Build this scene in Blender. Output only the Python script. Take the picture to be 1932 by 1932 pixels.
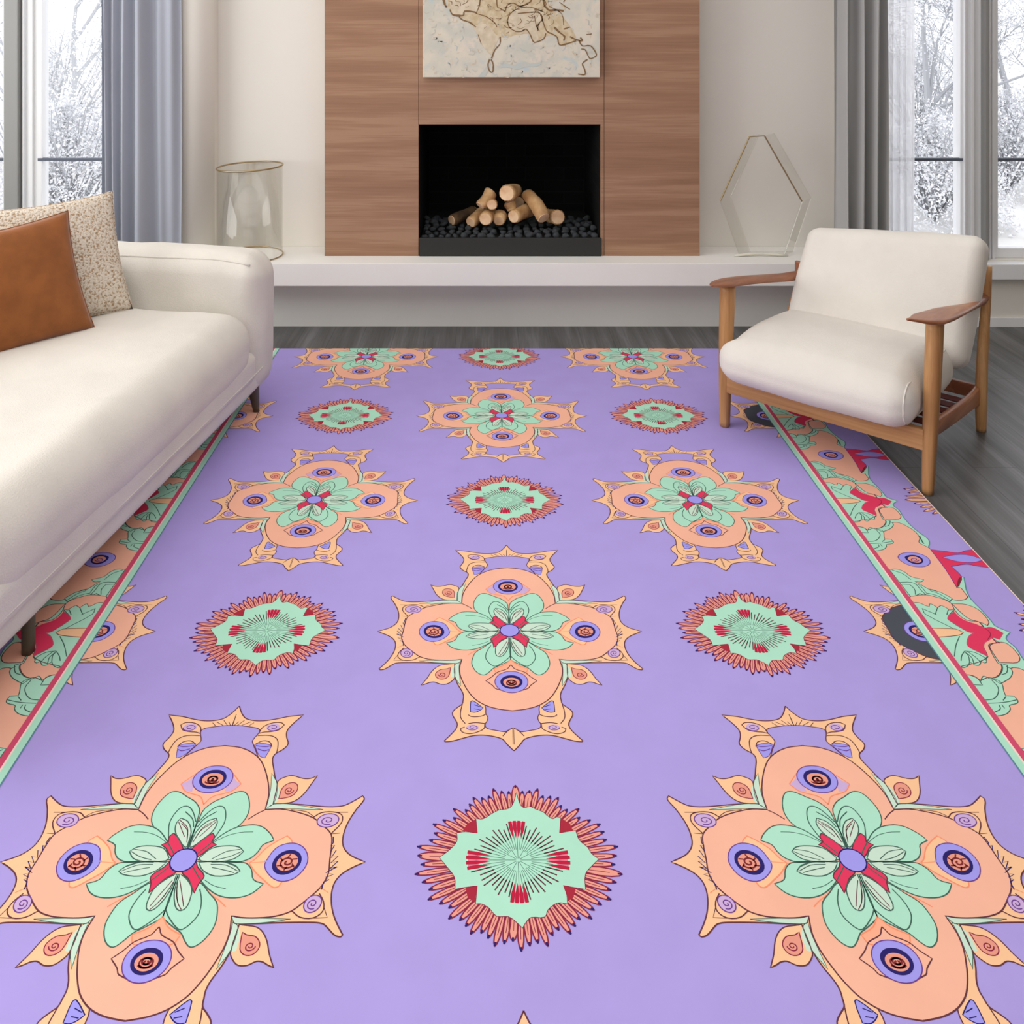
import bpy, bmesh, math, random
from mathutils import Vector, Matrix
from mathutils import noise as mnoise

for o in list(bpy.data.objects):
    bpy.data.objects.remove(o)
S = bpy.context.scene
COL = S.collection
PI = math.pi

# ---------------------------------------------------------------- camera
F, VX, VY, CH = 1667.0, 919.0, 45.0, 1.506      # focal length (px), vanishing point (px), lens height (m)
RZ = 0.006                                       # top of the rug
cam_d = bpy.data.cameras.new('camera')
cam = bpy.data.objects.new('camera', cam_d)
COL.objects.link(cam)
cam.location = (0, 0, CH)
cam.rotation_euler = (PI / 2, 0, 0)
cam_d.sensor_width = 36.0
cam_d.lens = 36.0 * F / 1932
cam_d.shift_x = (966 - VX) / 1932
cam_d.shift_y = (VY - 966) / 1932
cam_d.clip_start = 0.05
cam_d.clip_end = 200
S.camera = cam

# ---------------------------------------------------------------- world, lights, exposure
S.view_settings.view_transform = 'Standard'
S.view_settings.look = 'None'
S.view_settings.gamma = 1.0
S.view_settings.exposure = 0.0
S.view_settings.use_curve_mapping = False
w = bpy.data.worlds.new('overcast_sky')
S.world = w
w.use_nodes = True
bg = w.node_tree.nodes['Background']
bg.inputs[0].default_value = (0.97, 0.98, 1.0, 1)
bg.inputs[1].default_value = 1.9


def area(name, loc, rot, sx, sy, power, col=(1, 1, 1), spread=None):
    d = bpy.data.lights.new(name, 'AREA')
    d.shape = 'RECTANGLE'
    d.size, d.size_y, d.energy, d.color = sx, sy, power, col
    if spread:
        d.spread = spread
    o = bpy.data.objects.new(name, d)
    COL.objects.link(o)
    o.location = loc
    o.rotation_euler = rot
    o['kind'] = 'structure'
    return o


area('overhead_fill_light', (0.0, 1.6, 2.86), (0, 0, 0), 5.2, 4.6, 74, (1.0, 0.985, 0.965))  # unseen softbox added under the ceiling for soft, even light
area('left_fill_light', (-3.62, 2.0, 1.75), (0, math.radians(-90), 0), 1.9, 3.0, 90, (0.97, 0.985, 1.0))  # added fill from the left to brighten that side; this wall has no window
area('rear_fill_light', (-0.4, -1.54, 1.6), (math.radians(90), 0, 0), 3.6, 1.8, 17, (0.97, 0.985, 1.0))  # added frontal fill behind the camera; the rear wall has no opening


# ---------------------------------------------------------------- helpers
def lin(c):
    return tuple(((v / 255) / 12.92 if v <= 10.31 else (((v / 255) + 0.055) / 1.055) ** 2.4) for v in c)


def col4(c):
    return (*lin(c), 1)


def W(px, py, Y):
    """pixel of the photograph -> point of the place at distance Y"""
    return Vector(((px - VX) / F * Y, Y, CH - (py - VY) / F * Y))


def G(px, py, z=RZ):
    """pixel -> point of the horizontal plane at height z"""
    Y = F * (CH - z) / (py - VY)
    return ((px - VX) / F * Y, Y)


def mat(name, c, rough=0.7, metal=0.0, spec=0.4, var=0.0, vscale=4.0, bump=0.0, bscale=60.0, sheen=0.0, stretch=(1, 1, 1), c2=None):
    m = bpy.data.materials.new(name)
    m.use_nodes = True
    nt = m.node_tree
    b = nt.nodes['Principled BSDF']
    b.inputs['Base Color'].default_value = col4(c)
    b.inputs['Roughness'].default_value = rough
    b.inputs['Metallic'].default_value = metal
    b.inputs['Specular IOR Level'].default_value = spec
    if sheen:
        b.inputs['Sheen Weight'].default_value = sheen
    tc = nt.nodes.new('ShaderNodeTexCoord')
    mp = nt.nodes.new('ShaderNodeMapping')
    mp.inputs['Scale'].default_value = stretch
    nt.links.new(tc.outputs['Object'], mp.inputs[0])
    if var or c2:
        n = nt.nodes.new('ShaderNodeTexNoise')
        n.inputs['Scale'].default_value = vscale
        n.inputs['Detail'].default_value = 5
        nt.links.new(mp.outputs[0], n.inputs['Vector'])
        r = nt.nodes.new('ShaderNodeValToRGB')
        if c2 is None:
            c2 = tuple(v * (1 - var) for v in c)
        r.color_ramp.elements[0].position = 0.35
        r.color_ramp.elements[1].position = 0.65
        r.color_ramp.elements[0].color = col4(c2)
        r.color_ramp.elements[1].color = col4(c)
        nt.links.new(n.outputs[0], r.inputs[0])
        nt.links.new(r.outputs[0], b.inputs['Base Color'])
    if bump:
        n2 = nt.nodes.new('ShaderNodeTexNoise')
        n2.inputs['Scale'].default_value = bscale
        n2.inputs['Detail'].default_value = 4
        nt.links.new(mp.outputs[0], n2.inputs['Vector'])
        bp = nt.nodes.new('ShaderNodeBump')
        bp.inputs['Strength'].default_value = bump
        bp.inputs['Distance'].default_value = 0.01
        nt.links.new(n2.outputs[0], bp.inputs['Height'])
        nt.links.new(bp.outputs[0], b.inputs['Normal'])
    return m


def wood_mat(name, cols, axis='X', fine=1.0, rough=0.5, warp=1.0, planks=None):
    """streaky wood; grain runs along axis"""
    m = bpy.data.materials.new(name)
    m.use_nodes = True
    nt = m.node_tree
    L = nt.links.new
    b = nt.nodes['Principled BSDF']
    b.inputs['Roughness'].default_value = rough
    b.inputs['Specular IOR Level'].default_value = 0.3
    tc = nt.nodes.new('ShaderNodeTexCoord')
    sc = {'X': (0.6, 11, 11), 'Y': (9, 0.7, 9), 'Z': (9, 9, 0.7)}[axis]
    sf = {'X': (4, 130, 130), 'Y': (130, 4, 130), 'Z': (130, 130, 4)}[axis]
    mp = nt.nodes.new('ShaderNodeMapping')
    mp.inputs['Scale'].default_value = sc
    L(tc.outputs['Object'], mp.inputs[0])
    n1 = nt.nodes.new('ShaderNodeTexNoise')
    n1.inputs['Scale'].default_value = 1.6
    n1.inputs['Detail'].default_value = 6
    n1.inputs['Distortion'].default_value = warp
    L(mp.outputs[0], n1.inputs['Vector'])
    mp2 = nt.nodes.new('ShaderNodeMapping')
    mp2.inputs['Scale'].default_value = sf
    L(tc.outputs['Object'], mp2.inputs[0])
    n2 = nt.nodes.new('ShaderNodeTexNoise')
    n2.inputs['Scale'].default_value = 1.0
    n2.inputs['Detail'].default_value = 3
    L(mp2.outputs[0], n2.inputs['Vector'])
    mx = nt.nodes.new('ShaderNodeMath')
    mx.operation = 'MULTIPLY_ADD'
    L(n2.outputs[0], mx.inputs[0])
    mx.inputs[1].default_value = 0.35 * fine
    L(n1.outputs[0], mx.inputs[2])
    r = nt.nodes.new('ShaderNodeValToRGB')
    r.color_ramp.elements[0].position = 0.45 + 0.08 * fine
    r.color_ramp.elements[1].position = 0.72 + 0.12 * fine
    r.color_ramp.elements[0].color = col4(cols[0])
    r.color_ramp.elements[1].color = col4(cols[-1])
    if len(cols) == 3:
        e = r.color_ramp.elements.new(0.62 + 0.1 * fine)
        e.color = col4(cols[1])
    L(mx.outputs[0], r.inputs[0])
    out = r.outputs[0]
    if planks:
        sp = nt.nodes.new('ShaderNodeSeparateXYZ')
        L(tc.outputs['Object'], sp.inputs[0])
        bt = nt.nodes.new('ShaderNodeTexBrick')
        cb = nt.nodes.new('ShaderNodeCombineXYZ')
        L(sp.outputs[1], cb.inputs[0])
        L(sp.outputs[0], cb.inputs[1])
        L(cb.outputs[0], bt.inputs['Vector'])
        bt.inputs['Scale'].default_value = 1.0
        bt.inputs['Brick Width'].default_value = 1.5
        bt.inputs['Row Height'].default_value = planks
        bt.inputs['Mortar Size'].default_value = 0.0018
        bt.inputs['Color1'].default_value = (0.82, 0.82, 0.82, 1)
        bt.inputs['Color2'].default_value = (1, 1, 1, 1)
        bt.inputs['Mortar'].default_value = (0.6, 0.6, 0.6, 1)
        mu = nt.nodes.new('ShaderNodeMixRGB')
        mu.blend_type = 'MULTIPLY'
        mu.inputs[0].default_value = 1
        L(out, mu.inputs[1])
        L(bt.outputs['Color'], mu.inputs[2])
        out = mu.outputs[0]
    L(out, b.inputs['Base Color'])
    return m


def glass_mat(name, tint=(1, 1, 1), refl=0.12, rough=0.02):
    m = bpy.data.materials.new(name)
    m.use_nodes = True
    nt = m.node_tree
    nt.nodes.remove(nt.nodes['Principled BSDF'])
    t = nt.nodes.new('ShaderNodeBsdfTransparent')
    t.inputs[0].default_value = (*tint, 1)
    g = nt.nodes.new('ShaderNodeBsdfGlossy')
    g.inputs['Roughness'].default_value = rough
    lw = nt.nodes.new('ShaderNodeLayerWeight')
    lw.inputs[0].default_value = 0.25
    mr = nt.nodes.new('ShaderNodeMath')
    mr.operation = 'MULTIPLY_ADD'
    mr.inputs[1].default_value = 0.22
    mr.inputs[2].default_value = refl * 0.3
    nt.links.new(lw.outputs['Fresnel'], mr.inputs[0])
    mx = nt.nodes.new('ShaderNodeMixShader')
    nt.links.new(mr.outputs[0], mx.inputs[0])
    nt.links.new(t.outputs[0], mx.inputs[1])
    nt.links.new(g.outputs[0], mx.inputs[2])
    nt.links.new(mx.outputs[0], nt.nodes['Material Output'].inputs[0])
    return m


def link(name, me, mats=None, parent=None, smooth=False):
    o = bpy.data.objects.new(name, me)
    COL.objects.link(o)
    if mats:
        for q in (mats if isinstance(mats, (list, tuple)) else [mats]):
            me.materials.append(q)
    if parent:
        o.parent = parent
    if smooth:
        for p in me.polygons:
            p.use_smooth = True
    return o


def mesh(name, vs, fs, mats=None, parent=None, smooth=False):
    me = bpy.data.meshes.new(name)
    me.from_pydata([tuple(v) for v in vs], [], fs)
    me.update()
    return link(name, me, mats, parent, smooth)


def bm_obj(name, bm, mats=None, parent=None, smooth=False):
    me = bpy.data.meshes.new(name)
    bmesh.ops.recalc_face_normals(bm, faces=bm.faces)
    bm.to_mesh(me)
    bm.free()
    return link(name, me, mats, parent, smooth)


def thing(name, label, cat, loc=(0, 0, 0), rz=0, group=None):
    o = bpy.data.objects.new(name, None)
    o.empty_display_size = 0.1
    COL.objects.link(o)
    o.location = loc
    o.rotation_euler = (0, 0, rz)
    return tag(o, label, cat, group)


def tag(o, label, cat, group=None, kind=None):
    o['label'] = label
    o['category'] = cat
    if group:
        o['group'] = group
    if kind:
        o['kind'] = kind
    return o


def struct(o):
    o['kind'] = 'structure'
    return o


def box_bm(bm, x0, x1, y0, y1, z0, z1, bevel=0.0, seg=2):
    c = bmesh.ops.create_cube(bm, size=1)
    vs = c['verts']
    for v in vs:
        v.co = Vector((x0 + (v.co.x + .5) * (x1 - x0), y0 + (v.co.y + .5) * (y1 - y0), z0 + (v.co.z + .5) * (z1 - z0)))
    if bevel:
        es = list({e for v in vs for e in v.link_edges})
        bmesh.ops.bevel(bm, geom=es, offset=bevel, segments=seg, affect='EDGES', profile=0.7)


def box(name, x0, x1, y0, y1, z0, z1, m, parent=None, bevel=0.0, seg=2):
    bm = bmesh.new()
    box_bm(bm, x0, x1, y0, y1, z0, z1, bevel, seg)
    return bm_obj(name, bm, m, parent)


def soft_box(hx, hy, hz, r, n=10, a=5):
    """rounded box centred at the origin, dense enough to be deformed; returns bmesh"""
    def axis(h):
        inner = h - r
        out = [-(inner + r * math.tan(math.radians(45) * (1 - k / a))) for k in range(a)]
        mid = [-inner + 2 * inner * k / n for k in range(n + 1)]
        return out + mid + [-v for v in reversed(out)]
    X, Y, Z = axis(hx), axis(hy), axis(hz)
    bm = bmesh.new()
    H = (hx, hy, hz)

    def rnd(p):
        q = Vector([max(-(H[i] - r), min(H[i] - r, p[i])) for i in range(3)])
        d = Vector(p) - q
        return q + d.normalized() * r if d.length > 1e-9 else q

    def face(A, B, f):
        g = [[bm.verts.new(rnd(f(x, y))) for y in B] for x in A]
        for i in range(len(A) - 1):
            for j in range(len(B) - 1):
                bm.faces.new((g[i][j], g[i + 1][j], g[i + 1][j + 1], g[i][j + 1]))
    for s in (-1, 1):
        face(X, Y, lambda x, y: (x, y, s * hz))
        face(X, Z, lambda x, y: (x, s * hy, y))
        face(Y, Z, lambda x, y: (s * hx, x, y))
    bmesh.ops.remove_doubles(bm, verts=bm.verts, dist=1e-5)
    return bm


def deform(bm, f):
    for v in bm.verts:
        v.co = f(v.co.copy())
    return bm


def loft(sections, cap=True, ring=20, power=2.6):
    """sections: (centre, axis_u, axis_v, half_u, half_v)"""
    bm = bmesh.new()
    rings = []
    for c, u, v, hu, hv in sections:
        c, u, v = Vector(c), Vector(u).normalized(), Vector(v).normalized()
        rg = []
        for k in range(ring):
            t = 2 * PI * k / ring
            ct, st = math.cos(t), math.sin(t)
            a = math.copysign(abs(ct) ** (2 / power), ct) * hu
            b = math.copysign(abs(st) ** (2 / power), st) * hv
            rg.append(bm.verts.new(c + u * a + v * b))
        rings.append(rg)
    for A, B in zip(rings, rings[1:]):
        for k in range(ring):
            bm.faces.new((A[k], A[(k + 1) % ring], B[(k + 1) % ring], B[k]))
    if cap:
        bm.faces.new(rings[0])
        bm.faces.new(rings[-1])
    return bm


def smooth_path(P, sub=4):
    out = []
    n = len(P)
    for i in range(n - 1):
        p0, p1, p2, p3 = P[max(i - 1, 0)], P[i], P[i + 1], P[min(i + 2, n - 1)]
        for k in range(sub):
            t = k / sub
            out.append(tuple(0.5 * (2 * b + (c - a) * t + (2 * a - 5 * b + 4 * c - d) * t * t + (3 * b - a - 3 * c + d) * t ** 3)
                             for a, b, c, d in zip(p0, p1, p2, p3)))
    out.append(tuple(P[-1]))
    return out


def tube_bm(bm, pts, rad, n=6, closed=False):
    P = [Vector(p) for p in pts]
    R = rad if isinstance(rad, (list, tuple)) else [rad] * len(P)
    rings = []
    m = len(P)
    for i, p in enumerate(P):
        if closed:
            d = P[(i + 1) % m] - P[i - 1]
        else:
            d = P[min(i + 1, m - 1)] - P[max(i - 1, 0)]
        d = d.normalized()
        a = Vector((0, 0, 1)) if abs(d.z) < 0.9 else Vector((1, 0, 0))
        u = d.cross(a).normalized()
        v = d.cross(u)
        rings.append([bm.verts.new(p + (u * math.cos(2 * PI * k / n) + v * math.sin(2 * PI * k / n)) * R[i]) for k in range(n)])
    for i in range(m if closed else m - 1):
        A, B = rings[i], rings[(i + 1) % m]
        for k in range(n):
            bm.faces.new((A[k], A[(k + 1) % n], B[(k + 1) % n], B[k]))
    if not closed:
        bm.faces.new(rings[0])
        bm.faces.new(rings[-1])


# ---------------------------------------------------------------- materials
M = {}
M['wall'] = mat('painted_plaster', (234, 230, 222), 0.9, var=0.012, vscale=2)
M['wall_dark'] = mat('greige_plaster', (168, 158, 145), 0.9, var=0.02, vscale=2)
M['hearth'] = mat('hearth_plaster', (243, 242, 238), 0.8, var=0.015, vscale=3)
M['white'] = mat('white_lacquer', (240, 241, 243), 0.5)
M['frame_grey'] = mat('grey_frame_paint', (150, 150, 148), 0.5)
M['slate'] = mat('slate_metal', (92, 98, 112), 0.5)
M['panel'] = wood_mat('walnut_veneer', [(149, 112, 88), (160, 122, 97), (171, 134, 108)], 'X', 1.5, 0.55, 0.35)
M['floor'] = wood_mat('dark_oak_boards', [(84, 83, 82), (104, 104, 104), (122, 122, 123)], 'Y', 1.0, 0.36, 0.4, planks=0.15)
M['sofa'] = mat('cream_linen', (231, 226, 217), 0.95, var=0.03, vscale=6, bump=0.25, bscale=260, sheen=0.2)
M['sofa_leg'] = mat('bronze_metal', (78, 68, 55), 0.45, spec=0.5)
M['ivory'] = mat('ivory_linen', (234, 229, 221), 0.95, var=0.02, vscale=8, bump=0.2, bscale=300, sheen=0.15)
M['oak'] = wood_mat('honey_oak', [(166, 118, 74), (196, 148, 98), (212, 166, 118)], 'Z', 0.6, 0.42, 0.5)
M['oak_x'] = wood_mat('honey_oak_rail', [(166, 118, 74), (194, 146, 98), (208, 162, 116)], 'X', 0.6, 0.42, 0.5)
M['arm'] = wood_mat('reddish_oak', [(140, 84, 56), (172, 112, 78), (190, 132, 96)], 'Y', 0.6, 0.35, 0.5)
M['strap'] = mat('dark_red_webbing', (96, 34, 26), 0.8)
M['brown'] = mat('rust_suede', (154, 94, 52), 0.95, spec=0.1, var=0.10, vscale=18, bump=0.15, bscale=300, sheen=0.25)
M['boucle'] = mat('flecked_boucle', (228, 217, 202), 0.95, vscale=120, c2=(178, 148, 116), bump=0.9, bscale=120)
_r = [n for n in M['boucle'].node_tree.nodes if n.type == 'VALTORGB'][0]
_r.color_ramp.elements[0].position = 0.38
_r.color_ramp.elements[1].position = 0.50
M['curtain_l'] = mat('blue_grey_drape', (172, 176, 188), 0.9, var=0.02, vscale=3)
M['curtain_r'] = mat('grey_drape', (176, 176, 175), 0.9, var=0.02, vscale=3)
M['gold'] = mat('brushed_gold', (172, 150, 112), 0.35, metal=0.8)
M['glass'] = glass_mat('clear_glass', (0.992, 0.988, 0.975), 0.14, 0.05)
M['pane'] = glass_mat('window_glass', (0.98, 0.985, 1.0), 0.04, 0.0)
M['tray'] = mat('black_steel', (44, 44, 42), 0.6)
M['rock'] = mat('lava_rock', (74, 79, 84), 0.8, var=0.35, vscale=30, bump=0.5, bscale=60)
M['ash'] = mat('dark_ash', (26, 27, 28), 0.9, bump=0.6, bscale=60)
M['bark'] = mat('pale_bark', (222, 184, 134), 0.8, vscale=9, c2=(170, 126, 80), bump=0.5, bscale=30)
M['cut'] = mat('cut_wood', (242, 208, 170), 0.8, vscale=14, c2=(214, 168, 126))
M['darkbark'] = mat('scorched_bark', (120, 92, 62), 0.85, vscale=9, c2=(52, 38, 26), bump=0.5, bscale=30)
M['snow'] = mat('snow', (236, 236, 236), 0.9, vscale=1.2, c2=(205, 203, 199))
M['twig'] = mat('grey_twig', (172, 173, 177), 0.9)
M['frost'] = mat('frosted_leaf', (246, 246, 248), 0.9, vscale=9, c2=(206, 207, 211))

# sheer: translucent cloth
m = bpy.data.materials.new('sheer_voile')
m.use_nodes = True
nt = m.node_tree
nt.nodes.remove(nt.nodes['Principled BSDF'])
tl = nt.nodes.new('ShaderNodeBsdfTranslucent')
tl.inputs[0].default_value = (0.98, 0.985, 1, 1)
df = nt.nodes.new('ShaderNodeBsdfDiffuse')
df.inputs[0].default_value = (0.92, 0.93, 0.97, 1)
tp = nt.nodes.new('ShaderNodeBsdfTransparent')
a1, a2 = nt.nodes.new('ShaderNodeMixShader'), nt.nodes.new('ShaderNodeMixShader')
a1.inputs[0].default_value = 0.4
a2.inputs[0].default_value = 0.45
nt.links.new(tl.outputs[0], a1.inputs[1])
nt.links.new(df.outputs[0], a1.inputs[2])
nt.links.new(a1.outputs[0], a2.inputs[1])
nt.links.new(tp.outputs[0], a2.inputs[2])
nt.links.new(a2.outputs[0], nt.nodes['Material Output'].inputs[0])
M['sheer'] = m

# firebox brick
m = bpy.data.materials.new('black_firebrick')
m.use_nodes = True
nt = m.node_tree
b = nt.nodes['Principled BSDF']
b.inputs['Roughness'].default_value = 0.85
b.inputs['Specular IOR Level'].default_value = 0.15
tc = nt.nodes.new('ShaderNodeTexCoord')
sp = nt.nodes.new('ShaderNodeSeparateXYZ')
ad = nt.nodes.new('ShaderNodeMath')
cb = nt.nodes.new('ShaderNodeCombineXYZ')
bt = nt.nodes.new('ShaderNodeTexBrick')
nt.links.new(tc.outputs['Object'], sp.inputs[0])
nt.links.new(sp.outputs[0], ad.inputs[0])
nt.links.new(sp.outputs[1], ad.inputs[1])
nt.links.new(ad.outputs[0], cb.inputs[0])
nt.links.new(sp.outputs[2], cb.inputs[1])
nt.links.new(cb.outputs[0], bt.inputs['Vector'])
bt.inputs['Scale'].default_value = 1
bt.inputs['Brick Width'].default_value = 0.22
bt.inputs['Row Height'].default_value = 0.068
bt.inputs['Mortar Size'].default_value = 0.003
bt.inputs['Color1'].default_value = (0.006, 0.006, 0.006, 1)
bt.inputs['Color2'].default_value = (0.009, 0.009, 0.009, 1)
bt.inputs['Mortar'].default_value = (0.0125, 0.013, 0.0135, 1)
nt.links.new(bt.outputs['Color'], b.inputs['Base Color'])
M['brick'] = m

# ---------------------------------------------------------------- the setting
WB, WW = 4.52, 4.40                   # alcove wall, window wall (distances)
XL, XR = -3.7, 3.9
XA = (345 - VX) / F * WB              # left end of alcove
XB = (1582 - VX) / F * WB             # right end of alcove
ZT = 2.9
struct(box('floor', XL - .1, XR + .1, -1.6, WB + 0.1, -0.08, 0, M['floor']))
struct(box('ceiling', XL - .1, XR + .1, -1.6, WB + 0.15, ZT, ZT + .1, M['wall']))
struct(box('wall_left', XL - .1, XL, -1.6, WW, 0, ZT, M['wall']))
struct(box('wall_right', XR, XR + .1, -1.6, WW, 0, ZT, M['wall_dark']))
struct(box('wall_front', XL - .1, XR + .1, -1.7, -1.6, 0, ZT, M['wall_dark']))

# alcove wall with the firebox opening
FX0, FX1 = (791 - VX) / F * 4.335, (1133.5 - VX) / F * 4.335
FZ0, FZ1 = 0.367, 1.012
bm = bmesh.new()
box_bm(bm, XA - .02, FX0 - .03, WB, WB + .12, 0, ZT)
box_bm(bm, FX1 + .03, XB + .1, WB, WB + .12, 0, ZT)
box_bm(bm, FX0 - .03, FX1 + .03, WB, WB + .12, FZ1 + .03, ZT)
box_bm(bm, FX0 - .03, FX1 + .03, WB, WB + .12, 0, FZ0 - .02)
struct(bm_obj('wall_back', bm, M['wall']))

# window walls
def wx(px, Y=WW):
    return (px - VX) / F * Y


WZ0, WZ1 = CH - (490 - VY) / F * WW, 2.55      # window opening
LX0, LX1 = -3.45, wx(255)
bm = bmesh.new()
box_bm(bm, XL, LX0, WW, WW + .14, 0, ZT)
box_bm(bm, LX1, XA, WW, WW + .14, 0, ZT)
box_bm(bm, LX0, LX1, WW, WW + .14, 0, WZ0)
box_bm(bm, LX0, LX1, WW, WW + .14, WZ1, ZT)
struct(bm_obj('wall_back_left', bm, M['wall']))
RX0, RX1 = wx(1660), 3.6
bm = bmesh.new()
box_bm(bm, XB, RX0, WW, WW + .14, 0, ZT)
box_bm(bm, RX1, XR, WW, WW + .14, 0, ZT)
box_bm(bm, RX0, RX1, WW, WW + .14, 0, WZ0)
box_bm(bm, RX0, RX1, WW, WW + .14, WZ1, ZT)
struct(bm_obj('wall_back_right', bm, M['wall']))
# rounded pier beside the left curtain
bm = bmesh.new()
pts = []
xa, xb = wx(338, 4.36), wx(398, 4.4)
for k in range(13):
    t = PI / 2 * k / 12
    pts.append((xb - .12 + .12 * math.sin(t), 4.34 + .12 - .12 * math.cos(t)))
pts = [(xa - .35, 4.34)] + pts + [(xb, WB), (xa - .35, WB)]
lo = [bm.verts.new((x, y, 0)) for x, y in pts]
hi = [bm.verts.new((x, y, ZT)) for x, y in pts]
for k in range(len(pts)):
    q = (k + 1) % len(pts)
    bm.faces.new((lo[k], lo[q], hi[q], hi[k]))
bm.faces.new(lo)
bm.faces.new(hi)
o = struct(bm_obj('trim_1', bm, M['wall']))
for p in o.data.polygons:
    p.use_smooth = len(p.vertices) == 4 and abs(p.normal.z) < .1 and p.area < 0.1

struct(box('baseboard_right', XB + .02, XR, WW - .014, WW, 0, .047, M['white'], bevel=.003))
struct(box('baseboard_left', XL, XA - .25, WW - .014, WW, 0, .047, M['white'], bevel=.003))


def window(name, x0, x1, panes, bars, post=None):
    """panes: list of (x0,x1) clear glass; everything else between x0..x1 is frame"""
    bm = bmesh.new()
    edges = [x0] + [v for p in panes for v in p] + [x1]
    for a, c in zip(edges[0::2], edges[1::2]):
        if c - a > 0.001:
            box_bm(bm, a, c, WW + .03, WW + .10, WZ0, WZ1, .004)
            if c - a > .05:      # stepped mouldings
                box_bm(bm, a + .012, a + .020, WW + .012, WW + .04, WZ0, WZ1, .002)
                box_bm(bm, (a + c) / 2 - .004, (a + c) / 2 + .010, WW + .015, WW + .04, WZ0, WZ1, .002)
    for a, c in panes:
        box_bm(bm, a - .005, c + .005, WW + .032, WW + .098, WZ0, WZ0 + .05, .004)
        box_bm(bm, a - .005, c + .005, WW + .032, WW + .098, WZ1 - .05, WZ1, .004)
    o = struct(bm_obj(name, bm, M['white']))
    for a, c in panes:
        box('pane', a - .003, c + .003, WW + .062, WW + .068, WZ0 + .05, WZ1 - .05, M['pane'], o)
    zb = CH - (300.5 - VY) / F * (WW + .04)
    for a, c in bars:
        box('glazing_bar', a, c, WW + .028, WW + .05, zb - .0075, zb + .0075, M['slate'], o, bevel=.002)
    for a, c in (post or []):
        box('mullion', a, c, WW - .01, WW + .06, WZ0, WZ1, M['frame_grey'], o, bevel=.004)
    return o


yw = WW + .04
window('window_1', wx(43, yw), LX1, [(wx(81, yw), LX1 - .03)], [(wx(73, yw), LX1 - .03)])
window('window_2', LX0, wx(17, yw), [(LX0 + .06, wx(8, yw))], [(LX0 + .06, wx(8, yw))], [(wx(17, yw), wx(43, yw))])
window('window_3', RX0, wx(1849, yw), [(RX0 + .04, wx(1810, yw))], [(RX0 + .05, wx(1819, yw))], [(wx(1849, yw), wx(1856, yw))])
window('window_4', wx(1856, yw), RX1, [(wx(1881, yw), 2.98), (3.06, RX1 - .05)], [(wx(1881, yw), 2.98), (3.06, RX1 - .05)])
zs = CH - (499 - VY) / F * 4.34
struct(box('trim_2', RX0 - .06, RX1 + .06, 4.34, WW + .03, zs - .075, zs, M['white'], bevel=.004))
struct(box('trim_3', LX0 - .06, LX1, 4.36, WW + .03, zs - .075, zs, M['white'], bevel=.004))

# ---------------------------------------------------------------- hearth
hz0, hz1 = 0.259, 0.367
HX0, HX1 = XA + 0.02, wx(1572, 4.2)
t = thing('fireplace_hearth', 'long white raised hearth bench under the wooden fireplace wall', 'hearth', (0, 4.3, 0))
def P(o, p):
    o.parent = p
    o.matrix_parent_inverse = Matrix.Translation(p.location).inverted() if p.rotation_euler.z == 0 else p.matrix_basis.inverted()
    return o
P(box('hearth_slab', wx(342, 4.2) , HX1, 4.20, WB - .001, hz0, hz1, M['hearth'], bevel=.004), t)
P(box('plinth', wx(345, 4.2), HX1 - .1, 4.40, WB - .001, 0, hz0, M['hearth']), t)

# ---------------------------------------------------------------- fireplace surround
PY = 4.335
X0, X1 = (612.5 - VX) / F * PY, (1320 - VX) / F * PY
SX0, SX1 = (790 - VX) / F * PY, (1140 - VX) / F * PY
t = thing('fireplace_surround', 'walnut panelled chimney breast around the black firebox', 'fireplace', (0, PY, hz1))
P(box('side_panel', X0, SX0 - .001, PY, WB - .001, hz1, ZT, M['panel'], bevel=.0015), t)
P(box('side_panel', SX1 + .001, X1, PY, WB - .001, hz1, ZT, M['panel'], bevel=.0015), t)
P(box('header_panel', SX0 + .001, SX1 - .001, PY + .001, WB - .001, FZ1, ZT, M['panel'], bevel=.0015), t)
P(box('jamb', FX1, SX1 - .001, PY + .001, PY + .03, hz1, FZ1, M['panel'], bevel=.001), t)
# firebox liner (open front)
bm = bmesh.new()
YB = 5.06
box_bm(bm, FX0 - .02, FX0, PY + .004, YB, FZ0, FZ1)
box_bm(bm, FX1, FX1 + .02, PY + .031, YB, FZ0, FZ1)
box_bm(bm, FX0 - .02, FX1 + .02, YB, YB + .02, FZ0, FZ1)
box_bm(bm, FX0, FX1, PY + .03, YB, FZ1 - .004, FZ1 + .015)
box_bm(bm, FX0, FX1, PY + .03, YB, FZ0 + .0002, FZ0 + .005)
P(bm_obj('firebox', bm, M['brick']), t)
tz = CH - (449 - VY) / F * (PY + .004)
bm = bmesh.new()
box_bm(bm, FX0 + .001, FX1 + .003, PY - .008, PY + .012, FZ0, tz + .002, .003)
box_bm(bm, FX0 + .002, FX1 - .002, PY + .012, YB - .002, FZ0 + .006, tz - .018)
P(bm_obj('ember_tray', bm, M['tray']), t)

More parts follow.
